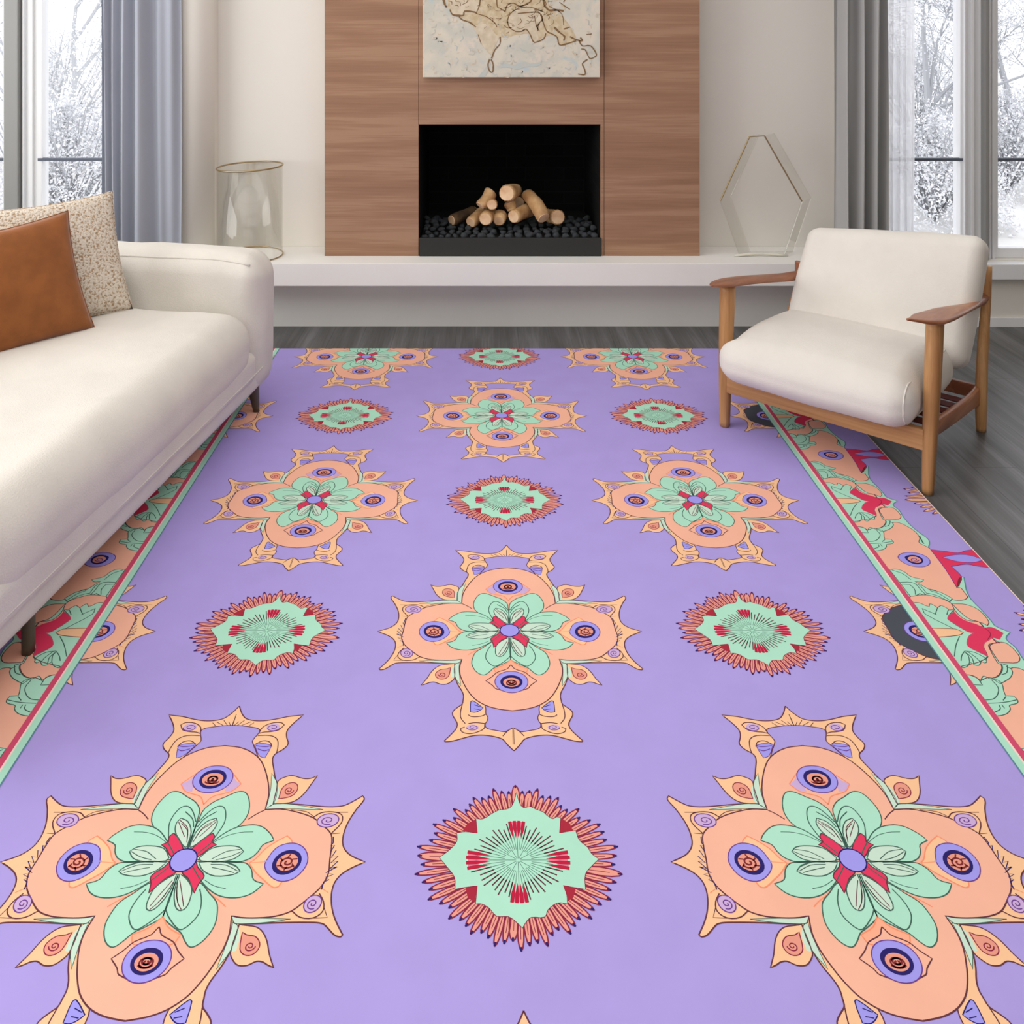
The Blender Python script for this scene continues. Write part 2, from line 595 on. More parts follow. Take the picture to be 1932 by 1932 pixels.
# black stones
random.seed(5)
rocks = []
for k in range(6):
    bm = bmesh.new()
    bmesh.ops.create_icosphere(bm, subdivisions=2, radius=1)
    sx, sy, sz = random.uniform(.9, 1.3), random.uniform(.8, 1.1), random.uniform(.6, .85)
    for v in bm.verts:
        n = mnoise.noise(v.co * 1.3 + Vector((k * 7, 0, 0))) * .45
        v.co = Vector((v.co.x * sx, v.co.y * sy, v.co.z * sz)) * (1 + n)
    me = bpy.data.meshes.new('lava_rock')
    bm.to_mesh(me)
    bm.free()
    me.materials.append(M['rock'])
    for p in me.polygons:
        p.use_smooth = True
    rocks.append(me)
tc0 = tz - .018
cnt = 0
ry = PY + .04
row = 0
while ry < 4.70:
    x = FX0 + .02 + (row % 2) * .012
    while x < FX1 - .02:
        r = random.uniform(.013, .022)
        o = bpy.data.objects.new('lava_rock', random.choice(rocks))
        COL.objects.link(o)
        hz = tc0 + r * .8 + max(0, min(.030, (ry - PY) * .16)) * random.uniform(.6, 1)
        o.location = (x + random.uniform(-.005, .005), ry + random.uniform(-.006, .006), hz)
        o.scale = (r, r, r)
        o.rotation_euler = (random.uniform(-.4, .4), random.uniform(-.4, .4), random.uniform(0, 6))
        tag(o, 'small black lava rock in the bed of stones under the firewood', 'rock', 'black rocks in the firebox tray')
        x += r * 2.0 + random.uniform(.006, .012)
        cnt += 1
    ry += .050
    row += 1

# logs
LX = lambda u, v: (760 + u * .2174, 210 + v * .2174)


def log(a, b, ra, rb, Ya, Yb, label, m='bark', bend=0.0, cut=True):
    A, B = W(*LX(*a), Ya), W(*LX(*b), Yb)
    A = Vector(A)
    B = Vector(B)
    k = .2174 / F
    ra, rb = ra * 1.13 * k * Ya, rb * 1.13 * k * Yb
    o = thing('firewood_log', label, 'log', A)
    d = (B - A)
    u = d.cross(Vector((0, 0, 1))).normalized()
    v = d.cross(u).normalized()
    secs = []
    for i in range(11):
        s = i / 10
        r = ra + (rb - ra) * s
        c = d * s + v * (bend * math.sin(PI * s))
        rr = r * (1 + .09 * mnoise.noise(Vector((s * 3, A.x * 9, A.z * 5))))
        if i in (0, 10):
            rr *= .93
        secs.append((c, u, v, rr, rr * .95))
    bm = loft(secs, cap=True, ring=14, power=2.1)
    for q in bm.verts:
        q.co += Vector((1, 1, 1)) * (mnoise.noise(q.co * 60) * .003)
    bm_obj('bark', bm, M[m], o, smooth=True)
    if cut:
        for c, r, s in ((Vector((0, 0, 0)), ra, -1), (d, rb, 1)):
            dd = d.normalized() * s
            bm = loft([(c - dd * .001, u, v, r * .88, r * .84), (c + dd * .003, u, v, r * .84, r * .80)], ring=14, power=2.1)
            bm_obj('cut_end', bm, M['cut'], o)
    return o


log((425, 945), (620, 862), 45, 40, 4.50, 4.60, 'dark barked log lying at the far left of the fire pile', 'darkbark')
log((590, 965), (700, 875), 46, 50, 4.47, 4.56, 'pale stubby log second from left in the bottom row')
log((718, 935), (765, 880), 54, 50, 4.41, 4.56, 'round log with pale pink cut end, left of centre in the bottom row')
log((845, 905), (835, 950), 55, 44, 4.50, 4.44, 'short upright reddish log stub in the middle of the bottom row')
log((962, 915), (1125, 840), 54, 56, 4.42, 4.56, 'log with bright cut end slanting up to the right in the bottom row')
log((1222, 925), (1075, 715), 56, 50, 4.40, 4.52, 'longest log, leaning steeply down to the right across the pile', bend=-.012)
log((1345, 920), (1240, 900), 62, 50, 4.45, 4.60, 'log with round hollow cut end at the far right of the fire pile')
log((672, 815), (765, 700), 42, 56, 4.46, 4.50, 'golden log leaning on the left upper side of the pile', bend=.01)
log((775, 812), (770, 790), 42, 40, 4.43, 4.52, 'small pale log stub tucked beside the golden upper log')
log((902, 712), (985, 680), 68, 52, 4.43, 4.56, 'thick topmost log of the pile with a wide cut end')
log((948, 850), (925, 790), 42, 48, 4.50, 4.50, 'short pale log standing under the topmost log')
log((1005, 790), (1030, 760), 52, 46, 4.60, 4.66, 'dark reddish log at the back of the pile in shadow', 'darkbark')

# ---------------------------------------------------------------- painting
t = thing('canvas_painting', 'unframed beige and grey map-like abstract canvas above the fireplace', 'painting', (0, PY, 1.6))
CY = 4.295
cx0, cx1, cz0 = (797.5 - VX) / F * CY, (1132 - VX) / F * CY, CH - (146 - VY) / F * CY
m = bpy.data.materials.new('painted_canvas')
m.use_nodes = True
nt = m.node_tree
b = nt.nodes['Principled BSDF']
b.inputs['Roughness'].default_value = .8
tc = nt.nodes.new('ShaderNodeTexCoord')
cur = None
for sc, lo, hi, c in ((7, .42, .62, (202, 200, 188)), (11, .56, .70, (224, 212, 196)), (9, .60, .72, (190, 202, 202)), (30, .60, .75, (188, 178, 158))):
    n = nt.nodes.new('ShaderNodeTexNoise')
    n.inputs['Scale'].default_value = sc
    n.inputs['Detail'].default_value = 6
    n.inputs['Distortion'].default_value = 1.2
    n.noise_dimensions = '4D'
    n.inputs['W'].default_value = sc * 1.37
    nt.links.new(tc.outputs['Object'], n.inputs['Vector'])
    r = nt.nodes.new('ShaderNodeMapRange')
    r.inputs['From Min'].default_value = lo
    r.inputs['From Max'].default_value = hi
    nt.links.new(n.outputs[0], r.inputs[0])
    mx = nt.nodes.new('ShaderNodeMixRGB')
    nt.links.new(r.outputs[0], mx.inputs[0])
    if cur is None:
        mx.inputs[1].default_value = col4((218, 211, 194))
    else:
        nt.links.new(cur, mx.inputs[1])
    mx.inputs[2].default_value = col4(c)
    cur = mx.outputs[0]
nt.links.new(cur, b.inputs['Base Color'])
M['canvas'] = m
M['ink'] = mat('umber_paint', (132, 102, 68), .8)
M['tan'] = mat('ochre_wash', (218, 202, 172), .85, vscale=40, c2=(198, 178, 142))
M['pale'] = mat('cream_wash', (222, 208, 184), .85, vscale=30, c2=(206, 190, 164))
M['stone'] = mat('stone_wash', (196, 192, 180), .85)
M['aqua'] = mat('aqua_wash', (192, 200, 196), .85, vscale=30, c2=(200, 200, 190))
P(box('canvas', cx0, cx1, CY, PY - .001, cz0, 2.2, M['canvas'], bevel=.003), t)
vs, fs, ms = [], [], []


def cq(u, v, k):
    p = W(780 + u * .19669, v * .19669, CY)
    return (p.x, CY - .0006 - k * .0003, p.z)


def cpoly(pts, mi, k):
    n0 = len(vs)
    vs.extend(cq(u, v, k) for u, v in pts)
    fs.append(tuple(range(n0, n0 + len(pts))))
    ms.append(mi)


def cstroke(pts, wd, mi=0, k=3):
    pts = smooth_path(pts, 3)
    L, R = [], []
    for i, p in enumerate(pts):
        a, c = pts[max(i - 1, 0)], pts[min(i + 1, len(pts) - 1)]
        d = Vector((c[0] - a[0], c[1] - a[1]))
        d = d.normalized() if d.length else Vector((1, 0))
        q = 1.6 * wd * (0.75 + .5 * mnoise.noise(Vector((p[0] * .05, p[1] * .05, 0)))) / 2
        L.append((p[0] - d.y * q, p[1] + d.x * q))
        R.append((p[0] + d.y * q, p[1] - d.x * q))
    for i in range(len(pts) - 1):
        cpoly([L[i], L[i + 1], R[i + 1], R[i]], mi, k)


T0 = -260
cpoly(smooth_path([(340, T0), (330, 60), (380, 140), (470, 170), (570, 250), (640, 390), (700, 480), (750, 520), (820, 370), (900, 360), (1000, 330), (1130, 330), (1170, 400), (1260, 350), (1370, 350), (1410, 430), (1560, 390), (1500, 250), (1400, 130), (1300, 60), (1250, T0)], 3), 1, 0)
cpoly(smooth_path([(350, 10), (360, 100), (390, 140), (590, 130), (630, 90), (620, 10), (600, T0), (360, T0)], 2), 2, 1)
cpoly(smooth_path([(905, 200), (940, 120), (1040, 60), (1240, 110), (1240, 200), (1200, 290), (1190, 390), (1150, 400), (1130, 340), (1080, 290), (1020, 300), (950, 280), (910, 240)], 3), 2, 1)
cpoly(smooth_path([(570, 260), (640, 230), (720, 240), (790, 330), (820, 360), (760, 480), (720, 500), (650, 420), (620, 340)], 3), 2, 1)
cpoly(smooth_path([(800, 640), (880, 605), (960, 625), (1060, 590), (1120, 610), (1230, 600), (1180, 640), (1080, 640), (1000, 670), (930, 650)], 3), 3, 1)
cpoly(smooth_path([(620, 740), (700, 640), (740, 600), (720, 680), (680, 742)], 3), 3, 1)
for pts, wd in [
    ([(280, T0), (285, -40), (300, 40), (320, 70)], 16), ([(350, 90), (375, 140), (440, 150), (480, 145), (490, 110), (550, 110), (600, 120)], 13),
    ([(440, 160), (470, 190), (540, 215), (600, 260)], 10), ([(600, 130), (700, 160), (780, 220), (800, 260)], 8),
    ([(800, T0), (800, 40), (830, 80), (880, 110)], 9), ([(880, 110), (900, 50), (960, 30), (1020, 60), (1100, 40)], 9),
    ([(900, 200), (930, 130), (1010, 80), (1120, 70), (1240, 110)], 8), ([(1000, 130), (1100, 120), (1200, 120), (1240, 180), (1200, 230), (1190, 300)], 9),
    ([(900, 200), (920, 260), (980, 300), (1040, 300), (1080, 280), (1120, 330), (1150, 400), (1190, 400), (1250, 370), (1270, 320)], 9),
    ([(1230, T0), (1250, 20), (1280, 80), (1310, 100), (1380, 95), (1440, 105)], 16), ([(1220, 140), (1250, 230), (1280, 300), (1340, 330), (1380, 360), (1400, 430), (1470, 420), (1560, 390)], 10),
    ([(1350, 260), (1400, 310), (1450, 350), (1440, 390)], 13), ([(1440, 280), (1500, 260)], 9), ([(1500, 350), (1560, 380), (1620, 390), (1600, 360)], 12),
    ([(1590, 390), (1620, 440), (1700, 440), (1755, 520), (1735, 550)], 9), ([(1610, 470), (1650, 480), (1690, 560), (1740, 545)], 9),
    ([(1670, 570), (1620, 610), (1640, 660), (1645, 715), (1580, 710)], 10), ([(830, 350), (830, 420), (780, 480), (750, 560)], 9),
    ([(730, 570), (715, 620), (730, 680), (760, 690), (765, 620), (745, 570)], 10), ([(620, 330), (650, 420)], 6), ([(1660, 330), (1710, 325)], 7),
    ([(1160, 150), (1180, 250), (1210, 300)], 6), ([(1300, 60), (1420, 130), (1440, 240)], 6), ([(1400, 20), (1440, 50), (1500, 90)], 6),
    ([(700, T0), (650, -50), (630, 60), (600, 130)], 8), ([(1100, T0), (1130, -20), (1100, 30), (1000, 70)], 9), ([(1700, T0), (1650, -100), (1500, -60), (1440, 20)], 8)]:
    cstroke(pts, wd)
rnd = random.Random(4)
for _ in range(150):
    a_, b_ = rnd.uniform(330, 1450), rnd.uniform(-200, 330) * rnd.uniform(.3, 1)
    if b_ > 60 and a_ < 700:
        a_ += 500
    d_ = rnd.uniform(0, 3.1)
    l_ = rnd.uniform(15, 55)
    cstroke([(a_, b_), (a_ + l_ * math.cos(d_), b_ + l_ * math.sin(d_) * .6), (a_ + l_ * 1.7 * math.cos(d_ + .5), b_ + l_ * 1.3 * math.sin(d_ + .5))], rnd.uniform(2, 5), 0 if rnd.random() < .45 else 1)
for _ in range(120):
    a_, b_ = rnd.uniform(110, 1740), rnd.uniform(60, 720)
    d_ = rnd.uniform(0, 3.1)
    l_ = rnd.uniform(20, 70)
    cstroke([(a_, b_), (a_ + l_ * .5 * math.cos(d_), b_ + l_ * .5 * math.sin(d_)), (min(a_ + l_ * math.cos(d_ + .7), 1760), min(b_ + l_ * math.sin(d_ + .7), 735))], rnd.uniform(4, 9), rnd.choice((2, 3, 3, 4)), 0.5)
o = mesh('paint_strokes', vs, fs, [M['ink'], M['tan'], M['pale'], M['aqua'], M['stone']])
for p, i in zip(o.data.polygons, ms):
    p.material_index = i
o.parent = t
o.matrix_parent_inverse = Matrix.Translation(t.location).inverted()

# ---------------------------------------------------------------- curtains
def curtain(name, x0, x1, yc, amp, folds, z0, z1, m, label, cat='curtain', seed=1, n=220):
    rnd = random.Random(seed)
    ph = [rnd.uniform(0, 6) for _ in range(4)]
    vs, fs = [], []
    rows = 24
    for side in (0, 1):
        for j in range(rows + 1):
            z = z0 + (z1 - z0) * j / rows
            for i in range(n + 1):
                s = i / n
                f = folds(s)
                y = yc + amp(s) * math.sin(f + .25 * math.sin(z * 1.3 + ph[0])) + .006 * math.sin(s * 40 + z * .8 + ph[1])
                xx = x0 + (x1 - x0) * s + .004 * math.sin(z * 2 + s * 12)
                vs.append((xx, y + side * .004, z))
    K = (rows + 1) * (n + 1)
    for side in (0, 1):
        for j in range(rows):
            for i in range(n):
                a = side * K + j * (n + 1) + i
                q = (a, a + 1, a + n + 2, a + n + 1)
                fs.append(q if side == 0 else q[::-1])
    o = mesh(name, vs, fs, m, smooth=True)
    tag(o, label, cat)
    return o


yc = 4.27
curtain('curtain', wx(190, yc), wx(336, yc), yc, lambda s: .016 + .030 * s, lambda s: 68 * s - 42 * s * s, .02, 2.75, M['curtain_l'],
        'blue-grey pleated curtain beside the left window, behind the sofa', seed=2)
curtain('curtain', wx(1578, yc), wx(1673, yc), yc, lambda s: .036, lambda s: 2 * PI * 3.4 * s + 1, .02, 2.75, M['curtain_r'],
        'opaque mid-grey curtain hanging right of the glass diamond ornament', seed=3)
curtain('sheer_curtain', wx(1672, 4.33), wx(1724, 4.33), 4.33, lambda s: .010, lambda s: 2 * PI * 4 * s, .34, 2.75, M['sheer'],
        'thin white sheer curtain between the grey curtain and window glass', seed=4)

# ---------------------------------------------------------------- glass cylinder
gc = W(471.5, 478, 4.345)
t = thing('glass_hurricane', 'clear glass cylinder with thin gold rim on hearth by the sofa', 'vase', (gc.x, 4.345, hz1))
R, H = .158, CH - (314 - VY) / F * 4.345 - hz1
n = 64
vs, fs = [], []
tilt = lambda x: x * .035
prof = [(R, 0.004, 0), (R, H, 1), (R - .005, H, 1), (R - .005, .01, 0)]
for r, z, tf in prof:
    for k in range(n):
        a = 2 * PI * k / n
        x, y = r * math.cos(a), r * math.sin(a)
        vs.append((x, y, z + (tilt(x) if tf else 0)))
for j in range(3):
    for k in range(n):
        fs.append((j * n + k, j * n + (k + 1) % n, (j + 1) * n + (k + 1) % n, (j + 1) * n + k))
mesh('glass_body', vs, fs, M['glass'], t, smooth=True)
bm = bmesh.new()
tube_bm(bm, [(R * math.cos(2 * PI * k / n), R * math.sin(2 * PI * k / n), H + tilt(R * math.cos(2 * PI * k / n))) for k in range(n)], .0042, 8, True)
bm_obj('gold_rim', bm, M['gold'], t, smooth=True)
bm = bmesh.new()
tube_bm(bm, [(R * math.cos(2 * PI * k / n), R * math.sin(2 * PI * k / n), .004) for k in range(n)], .003, 8, True)
o = bm_obj('gold_base_ring', bm, M['gold'], t, smooth=True)

# ---------------------------------------------------------------- glass diamond
gy = 4.33
t = thing('glass_diamond_ornament', 'faceted clear glass diamond ornament with gold edges on the hearth', 'ornament', (0, gy, hz1))
front = [(1396, 484), (1359, 380), (1414, 259), (1442, 257), (1513, 381), (1478, 484)]
fp = [W(x, y, gy) - Vector((0, gy, hz1)) for x, y in front]
zmin = min(p.z for p in fp)
for p in fp:
    p.z = max(p.z - zmin, 0) + .002
dv = Vector((.075, .085, 0))
bp = [p + dv for p in fp]
inr = lambda P_, k: [c + (p - c) * k for c in [sum(P_, Vector()) / len(P_)] for p in P_]
for k in range(6):
    q = (k + 1) % 6
    if k == 2:
        continue
    bm = bmesh.new()
    a, c, d_, e = fp[k], fp[q], bp[q], bp[k]
    nrm = (c - a).cross(e - a).normalized() * .004
    lo = [bm.verts.new(v) for v in (a, c, d_, e)]
    hi = [bm.verts.new(v + nrm) for v in (a, c, d_, e)]
    bm.faces.new(lo)
    bm.faces.new(hi)
    for i in range(4):
        bm.faces.new((lo[i], lo[(i + 1) % 4], hi[(i + 1) % 4], hi[i]))
    bm_obj('glass_panel', bm, M['glass'], t)
for nm, PP in (('front_edge', fp), ('rear_edge', bp)):
    for k in range(6):
        a, c = PP[k], PP[(k + 1) % 6]
        gold = k in (1, 2, 3) and nm == 'front_edge'
        bm = bmesh.new()
        tube_bm(bm, [a, c], .0038 if gold else .0022, 6)
        bm_obj(nm, bm, M['gold'] if gold else M['glass'], t)
M['base_glass'] = mat('milky_glass', (226, 222, 205), .25)
bm = bmesh.new()
a, c = fp[0], fp[5]
prof = [a + Vector((-.03, -.01, 0)), a + Vector((.02, -.006, .006)), (a + c) / 2 + Vector((0, 0, .010)), c + Vector((-.03, -.006, .006)), c + Vector((.02, -.01, 0))]
tube_bm(bm, [Vector((p.x, p.y, max(p.z, .004) + .002)) for p in prof], [.003, .007, .004, .007, .003], 8)
bm_obj('glass_foot', bm, M['base_glass'], t, smooth=True)

# ---------------------------------------------------------------- sofa
D = Vector((.1429, .9897, 0))          # along the sofa, away from the camera
N = Vector((.9897, -.1429, 0))         # out of its front
P0 = Vector((-.85, 3.55, 0))
yaw = math.atan2(-.1429, .9897)
sofa = thing('sofa', 'cream fabric sofa with rounded low arms along the left rug edge', 'sofa', P0, yaw)
# local axes: +x = front normal, +y = along sofa away from camera
SL = 1.86
bm = soft_box(.44, SL / 2 - .004, .055, .035)
deform(bm, lambda p: p + Vector((-.448, -SL / 2, .145)))
bm_obj('base', bm, M['sofa'], sofa, True)


def puff(p, hx, hy, hz, bx, by, bz):
    a, b_, c = 1 - (p.x / hx) ** 2, 1 - (p.y / hy) ** 2, 1 - (p.z / hz) ** 2
    a, b_, c = max(a, 0), max(b_, 0), max(c, 0)
    return Vector((p.x + math.copysign(bx * b_ ** .7 * c ** .7, p.x) * abs(p.x) / hx, p.y + math.copysign(by * a ** .7 * c ** .7, p.y) * abs(p.y) / hy,
                   p.z + math.copysign(bz * a ** .7 * b_ ** .7, p.z) * abs(p.z) / hz))


def wrinkle(p, s=6, amp=.006):
    return Vector((mnoise.noise(p * s), mnoise.noise(p * s + Vector((9, 3, 1))), mnoise.noise(p * s + Vector((2, 8, 5))))) * amp


# seat
SN = 1.655
hy = (SN + .003 - .205) / 2
bm = soft_box(.385, hy, .125, .105, 22, 7)


def seat_def(p):
    q = puff(p, .385, hy, .125, .012, 0, .022)
    # the lower front face falls straight; the top rolls
    if p.z < 0 and p.x > 0:
        k = min(1, -p.z / .125)
        q.x += k * .0 + (.385 - p.x) * .0
    edge = max(0, (abs(p.y) - hy + .18) / .18)
    q += wrinkle(p, 5, .004 + .006 * edge)
    return q + Vector((-.385 + .012, -.205 - hy, .30))


deform(bm, seat_def)
bm_obj('seat_cushion', bm, M['sofa'], sofa, True)
# lower front band that keeps the front flush
bm = soft_box(.2, hy + .005, .055, .03, 16, 4)
deform(bm, lambda p: p + wrinkle(p, 6, .003) + Vector((-.2 + .010, -.205 - hy, .212)))
bm_obj('front_band', bm, M['sofa'], sofa, True)
bm = bmesh.new()
tube_bm(bm, [(.009, -.02 - (SL - .04) * k / 30, .186 + .001 * math.sin(k)) for k in range(31)], .0025, 6)
bm_obj('piping', bm, M['sofa'], sofa, True)


def arm_top(x, y0, h):
    # a line lying on the upper inner edge of the arm
    p = Vector((x + .443, -h + .022, .236))
    q = puff(p, .455, h, .258, .006, .010, .012)
    q.z += .010 * math.sin((p.x + .4) * 3) - .020 * max(0, (p.x - .30) / .155) ** 2
    q += wrinkle(p, 7, .008)
    return q + Vector((-.443, y0 + h, .350))


def arm(y0, y1):
    h = (y1 - y0) / 2
    bm = soft_box(.455, h, .258, .075, 16, 7)

    def f(p):
        q = puff(p, .455, h, .258, .006, .010, .012)
        # slight sag of the top towards the back
        if p.z > 0:
            q.z += .010 * math.sin((p.x + .4) * 3)
            edge = max(0, (p.x - .30) / .155)
            q.z -= .020 * edge ** 2
        q += wrinkle(p, 7, .008)
        return q + Vector((-.443, y0 + h, .350))
    deform(bm, f)
    bm_obj('armrest', bm, M['sofa'], sofa, True)
    bm = bmesh.new()
    pts = [arm_top(-.03 - .84 * k / 28, y0, h) for k in range(29)]
    tube_bm(bm, pts, .004, 6)
    bm_obj('piping', bm, M['sofa'], sofa, True)


arm(-.205, -.002)
arm(-SN - .20, -SN)
bm = soft_box(.11, SL / 2 - .005, .225, .075, 16, 6)
deform(bm, lambda p: puff(p, .11, SL / 2, .225, .012, 0, .008) + wrinkle(p, 5, .006) + Vector((-.82, -SL / 2, .40)))
bm_obj('backrest', bm, M['sofa'], sofa, True)
for x, y, top in ((-.024, -.135, 'w'), (-.036, -1.462, 'n'), (-.86, -.12, 'w'), (-.86, -1.68, 'n')):
    ln = .018 if x > -.5 else 0
    secs = []
    for k in range(7):
        s = k / 6
        if top == 'w':
            hu, hv = .010 + .014 * s, .012 + .016 * s
            c = (x - .012 * s, y - .012 * s, RZ + .001 + (.135 - RZ) * s)
        else:
            hu, hv = .013 + .001 * s, .014 + .001 * s
            c = (x, y, RZ + .001 + (.135 - RZ) * s)
        secs.append((c, (1, 0, 0), (0, 1, 0), hu, hv))
    bm_obj('leg', loft(secs, ring=16, power=3), M['sofa_leg'], sofa, True)


def pillow(name, label, b1, ang, wd, ht, th, lean, roll, m, seed):
    """b1: bottom corner at the right; ang: heading of the bottom edge from b1 (world); n faces the room"""
    e = Vector((math.cos(ang), math.sin(ang), 0))          # from b1 towards the left corner
    nrm = Vector((-e.y, e.x, 0))
    if nrm.x < 0:
        nrm = -nrm
    up = Vector((0, 0, 1)) * math.cos(lean) - nrm * math.sin(lean)
    nn = nrm * math.cos(lean) + Vector((0, 0, 1)) * math.sin(lean)
    e2 = e * math.cos(roll) + up * math.sin(roll)
    up2 = up * math.cos(roll) - e * math.sin(roll)
    e2, up2 = (e * math.cos(roll) - up * math.sin(roll), up * math.cos(roll) + e * math.sin(roll))
    c = Vector(b1) + e2 * wd / 2 + up2 * ht / 2
    vs, fs = [], []
    n = 30
    for side in (1, -1):
        for i in range(n + 1):
            for j in range(n + 1):
                u, v = -1 + 2 * i / n, -1 + 2 * j / n
                x = wd / 2 * u * (1 - .075 * (1 - v * v))
                y = ht / 2 * v * (1 - .075 * (1 - u * u))
                z = th / 2 * (max(0, (1 - u * u) * (1 - v * v)) ** .42) * side
                q = Vector((u, v, side))
                z += side * .006 * mnoise.noise(q * 2.2 + Vector((seed, 0, 0))) * (1 - max(abs(u), abs(v)) ** 4)
                vs.append(e2 * x + up2 * y + nn * z)
    K = (n + 1) ** 2
    for s in (0, 1):
        for i in range(n):
            for j in range(n):
                a = s * K + i * (n + 1) + j
                q = (a, a + 1, a + n + 2, a + n + 1)
                fs.append(q if s else q[::-1])
    o = thing(name, label, 'cushion', c)
    me = bpy.data.meshes.new('cover')
    me.from_pydata([tuple(v) for v in vs], [], fs)
    bm = bmesh.new()
    bm.from_mesh(me)
    bmesh.ops.remove_doubles(bm, verts=bm.verts, dist=1e-5)
    bm_obj('cover', bm, m, o, True)
    bm = bmesh.new()
    ring = []
    for a, b_ in ((-1, -1), (1, -1), (1, 1), (-1, 1)):
        c_, d_ = {(-1, -1): (1, -1), (1, -1): (1, 1), (1, 1): (-1, 1), (-1, 1): (-1, -1)}[(a, b_)]
        for k in range(20):
            s = k / 20
            u, v = a + (c_ - a) * s, b_ + (d_ - b_) * s
            ring.append(e2 * (wd / 2 * u * (1 - .075 * (1 - v * v))) + up2 * (ht / 2 * v * (1 - .075 * (1 - u * u))))
    tube_bm(bm, ring, .0022, 6, True)
    bm_obj('seam', bm, m, o, True)
    return o


pillow('throw_pillow', 'cream pillow with tan flecks in the far corner of the sofa', (-1.325, 3.31, .435), math.atan2(-.64, -.77), .50, .46, .135,
       math.radians(24), math.radians(2), M['boucle'], 3)
pillow('throw_pillow', 'plain rust brown pillow leaning in front of the flecked pillow', (-1.375, 3.10, .435), math.atan2(-.69, -.72), .46, .43, .13,
       math.radians(22), math.radians(5), M['brown'], 8)

# ---------------------------------------------------------------- armchair
A0 = Vector((.887, 3.295, 0))
ca = math.radians(-41.2)
ch = thing('armchair', 'wooden framed armchair with ivory cushions on the right of the rug', 'armchair', A0, ca)


def leg(path, sizes, m, name='leg', nn=20):
    P_ = smooth_path(path, 5)
    Sz = smooth_path(sizes, 5)
    secs = [(p, (1, 0, 0), (0, 1, 0), s[0], s[1]) for p, s in zip(P_, Sz)]
    return bm_obj(name, loft(secs, ring=nn, power=2.7), m, ch, True)


for sx in (0, 1):
    x0 = .70 * sx
    o_ = 1 if sx else -1
    zf = RZ + .0022 if sx == 0 else .0005
    # front leg
    leg([(x0, 0, zf), (x0 + .003 * o_, .008, .15), (x0 + .007 * o_, .026, .35), (x0 + .010 * o_, .045, .545 if sx else .522)],
        [(.0165, .0185), (.021, .023), (.025, .027), (.026, .029)], M['oak'])
    # back leg
    xb = .70 * sx + .025 * o_
    leg([(xb, .603, .0005), (xb, .600, .12), (xb + (0 if sx else .03), .628, .30), (xb + (.002 if sx else .06), .665, .45), (xb + (.002 if sx else .08), .705, .588 if sx else .455)],
        [(.016, .019), (.019, .027), (.018, .025), (.016, .022), (.013, .017)], M['oak'])
    # side rail
    xr = x0 + .004 * o_
    secs = []
    for k in range(13):
        s = k / 12
        y = .01 + .60 * s
        zc = .197 - .068 * s ** 1.3 - .010 * math.sin(PI * s)
        hh = .026 + .003 * s + .012 * max(0, (s - .75) / .25) ** 2
        secs.append(((xr + .012 * o_ * s, y, zc), (1, 0, 0), (0, 0, 1), .012, hh))
    bm_obj('side_rail', loft(secs, ring=16, power=3.5), M['arm'], ch, True)
    # arm: broad paddle, thin at the tip, twisting into the back post
    dz = 0 if sx else -.024
    bi = 0 if sx else .075          # the far arm runs in behind the cushion
    path = [(x0 - .020 * o_, -.145, .590, .004, .004, .0), (x0 - .008 * o_, -.10, .580, .020, .007, -.10), (x0 + .002 * o_, -.03, .566, .040, .012, -.12),
            (x0 + .008 * o_, .06, .552, .046, .014, -.06), (x0 + .010 * o_ + bi * .2, .20, .533, .045, .013, .0), (x0 + .013 * o_ + bi * .5, .36, .508, .036, .012, .1),
            (x0 + .020 * o_ + bi * .8, .50, .487, .024, .013, .35), (x0 + .022 * o_ + bi, .61, .480, .014, .018, .8), (x0 + .024 * o_ + bi, .665, .488, .008, .018, 1.2)]
    PP = [(p[0], p[1], p[2] + dz, *p[3:]) for p in smooth_path(path, 5)]
    secs = []
    for p in PP:
        a = p[5] * o_
        secs.append((p[:3], (math.cos(a), 0, math.sin(a)), (-math.sin(a), 0, math.cos(a)), p[3], p[4]))
    bm_obj('armrest', loft(secs, ring=22, power=2.2), M['arm'], ch, True)

box('front_rail', .012, .69, -.013, .013, .137, .204, M['oak_x'], ch, bevel=.005, seg=3)
box('rear_rail', -.015, .715, .597, .617, .115, .165, M['arm'], ch, bevel=.005, seg=3)
for k in range(5):
    y = .08 + .11 * k
    box('webbing_strap', .0, .70, y - .022, y + .022, .192 - .035 * k / 2, .196 - .035 * k / 2, M['strap'], ch)
box('back_slat', .0, .70, .655, .672, .43, .49, M['arm'], ch, bevel=.005)

# seat cushion
HX_, HY_, HZ_, RR_ = .322, .298, .090, .080
bm = soft_box(HX_, HY_, HZ_, RR_, 16, 7)


def cs(p):
    q = puff(p, HX_, HY_, HZ_, .004, .010, .020)
    q += wrinkle(p, 5, .003)
    y = q.y + .188
    z = q.z + .284 - .022 * (q.y / HY_)
    if q.y < -.12:
        z -= .010 * ((-q.y - .12) / .17) * (1 if q.z < 0 else .4)
    if q.y < .02:
        z -= .042 * ((.02 - q.y) / .32) ** 2 * max(0, min(1, (q.z + HZ_) / (2 * HZ_)))
    # the front roll swells out past the far leg
    if q.x < 0:
        k = min(1, max(0, (-y - .028) / .03))
        q.x -= .026 * k * (-q.x / HX_)
    return Vector((q.x + .352, y, z))


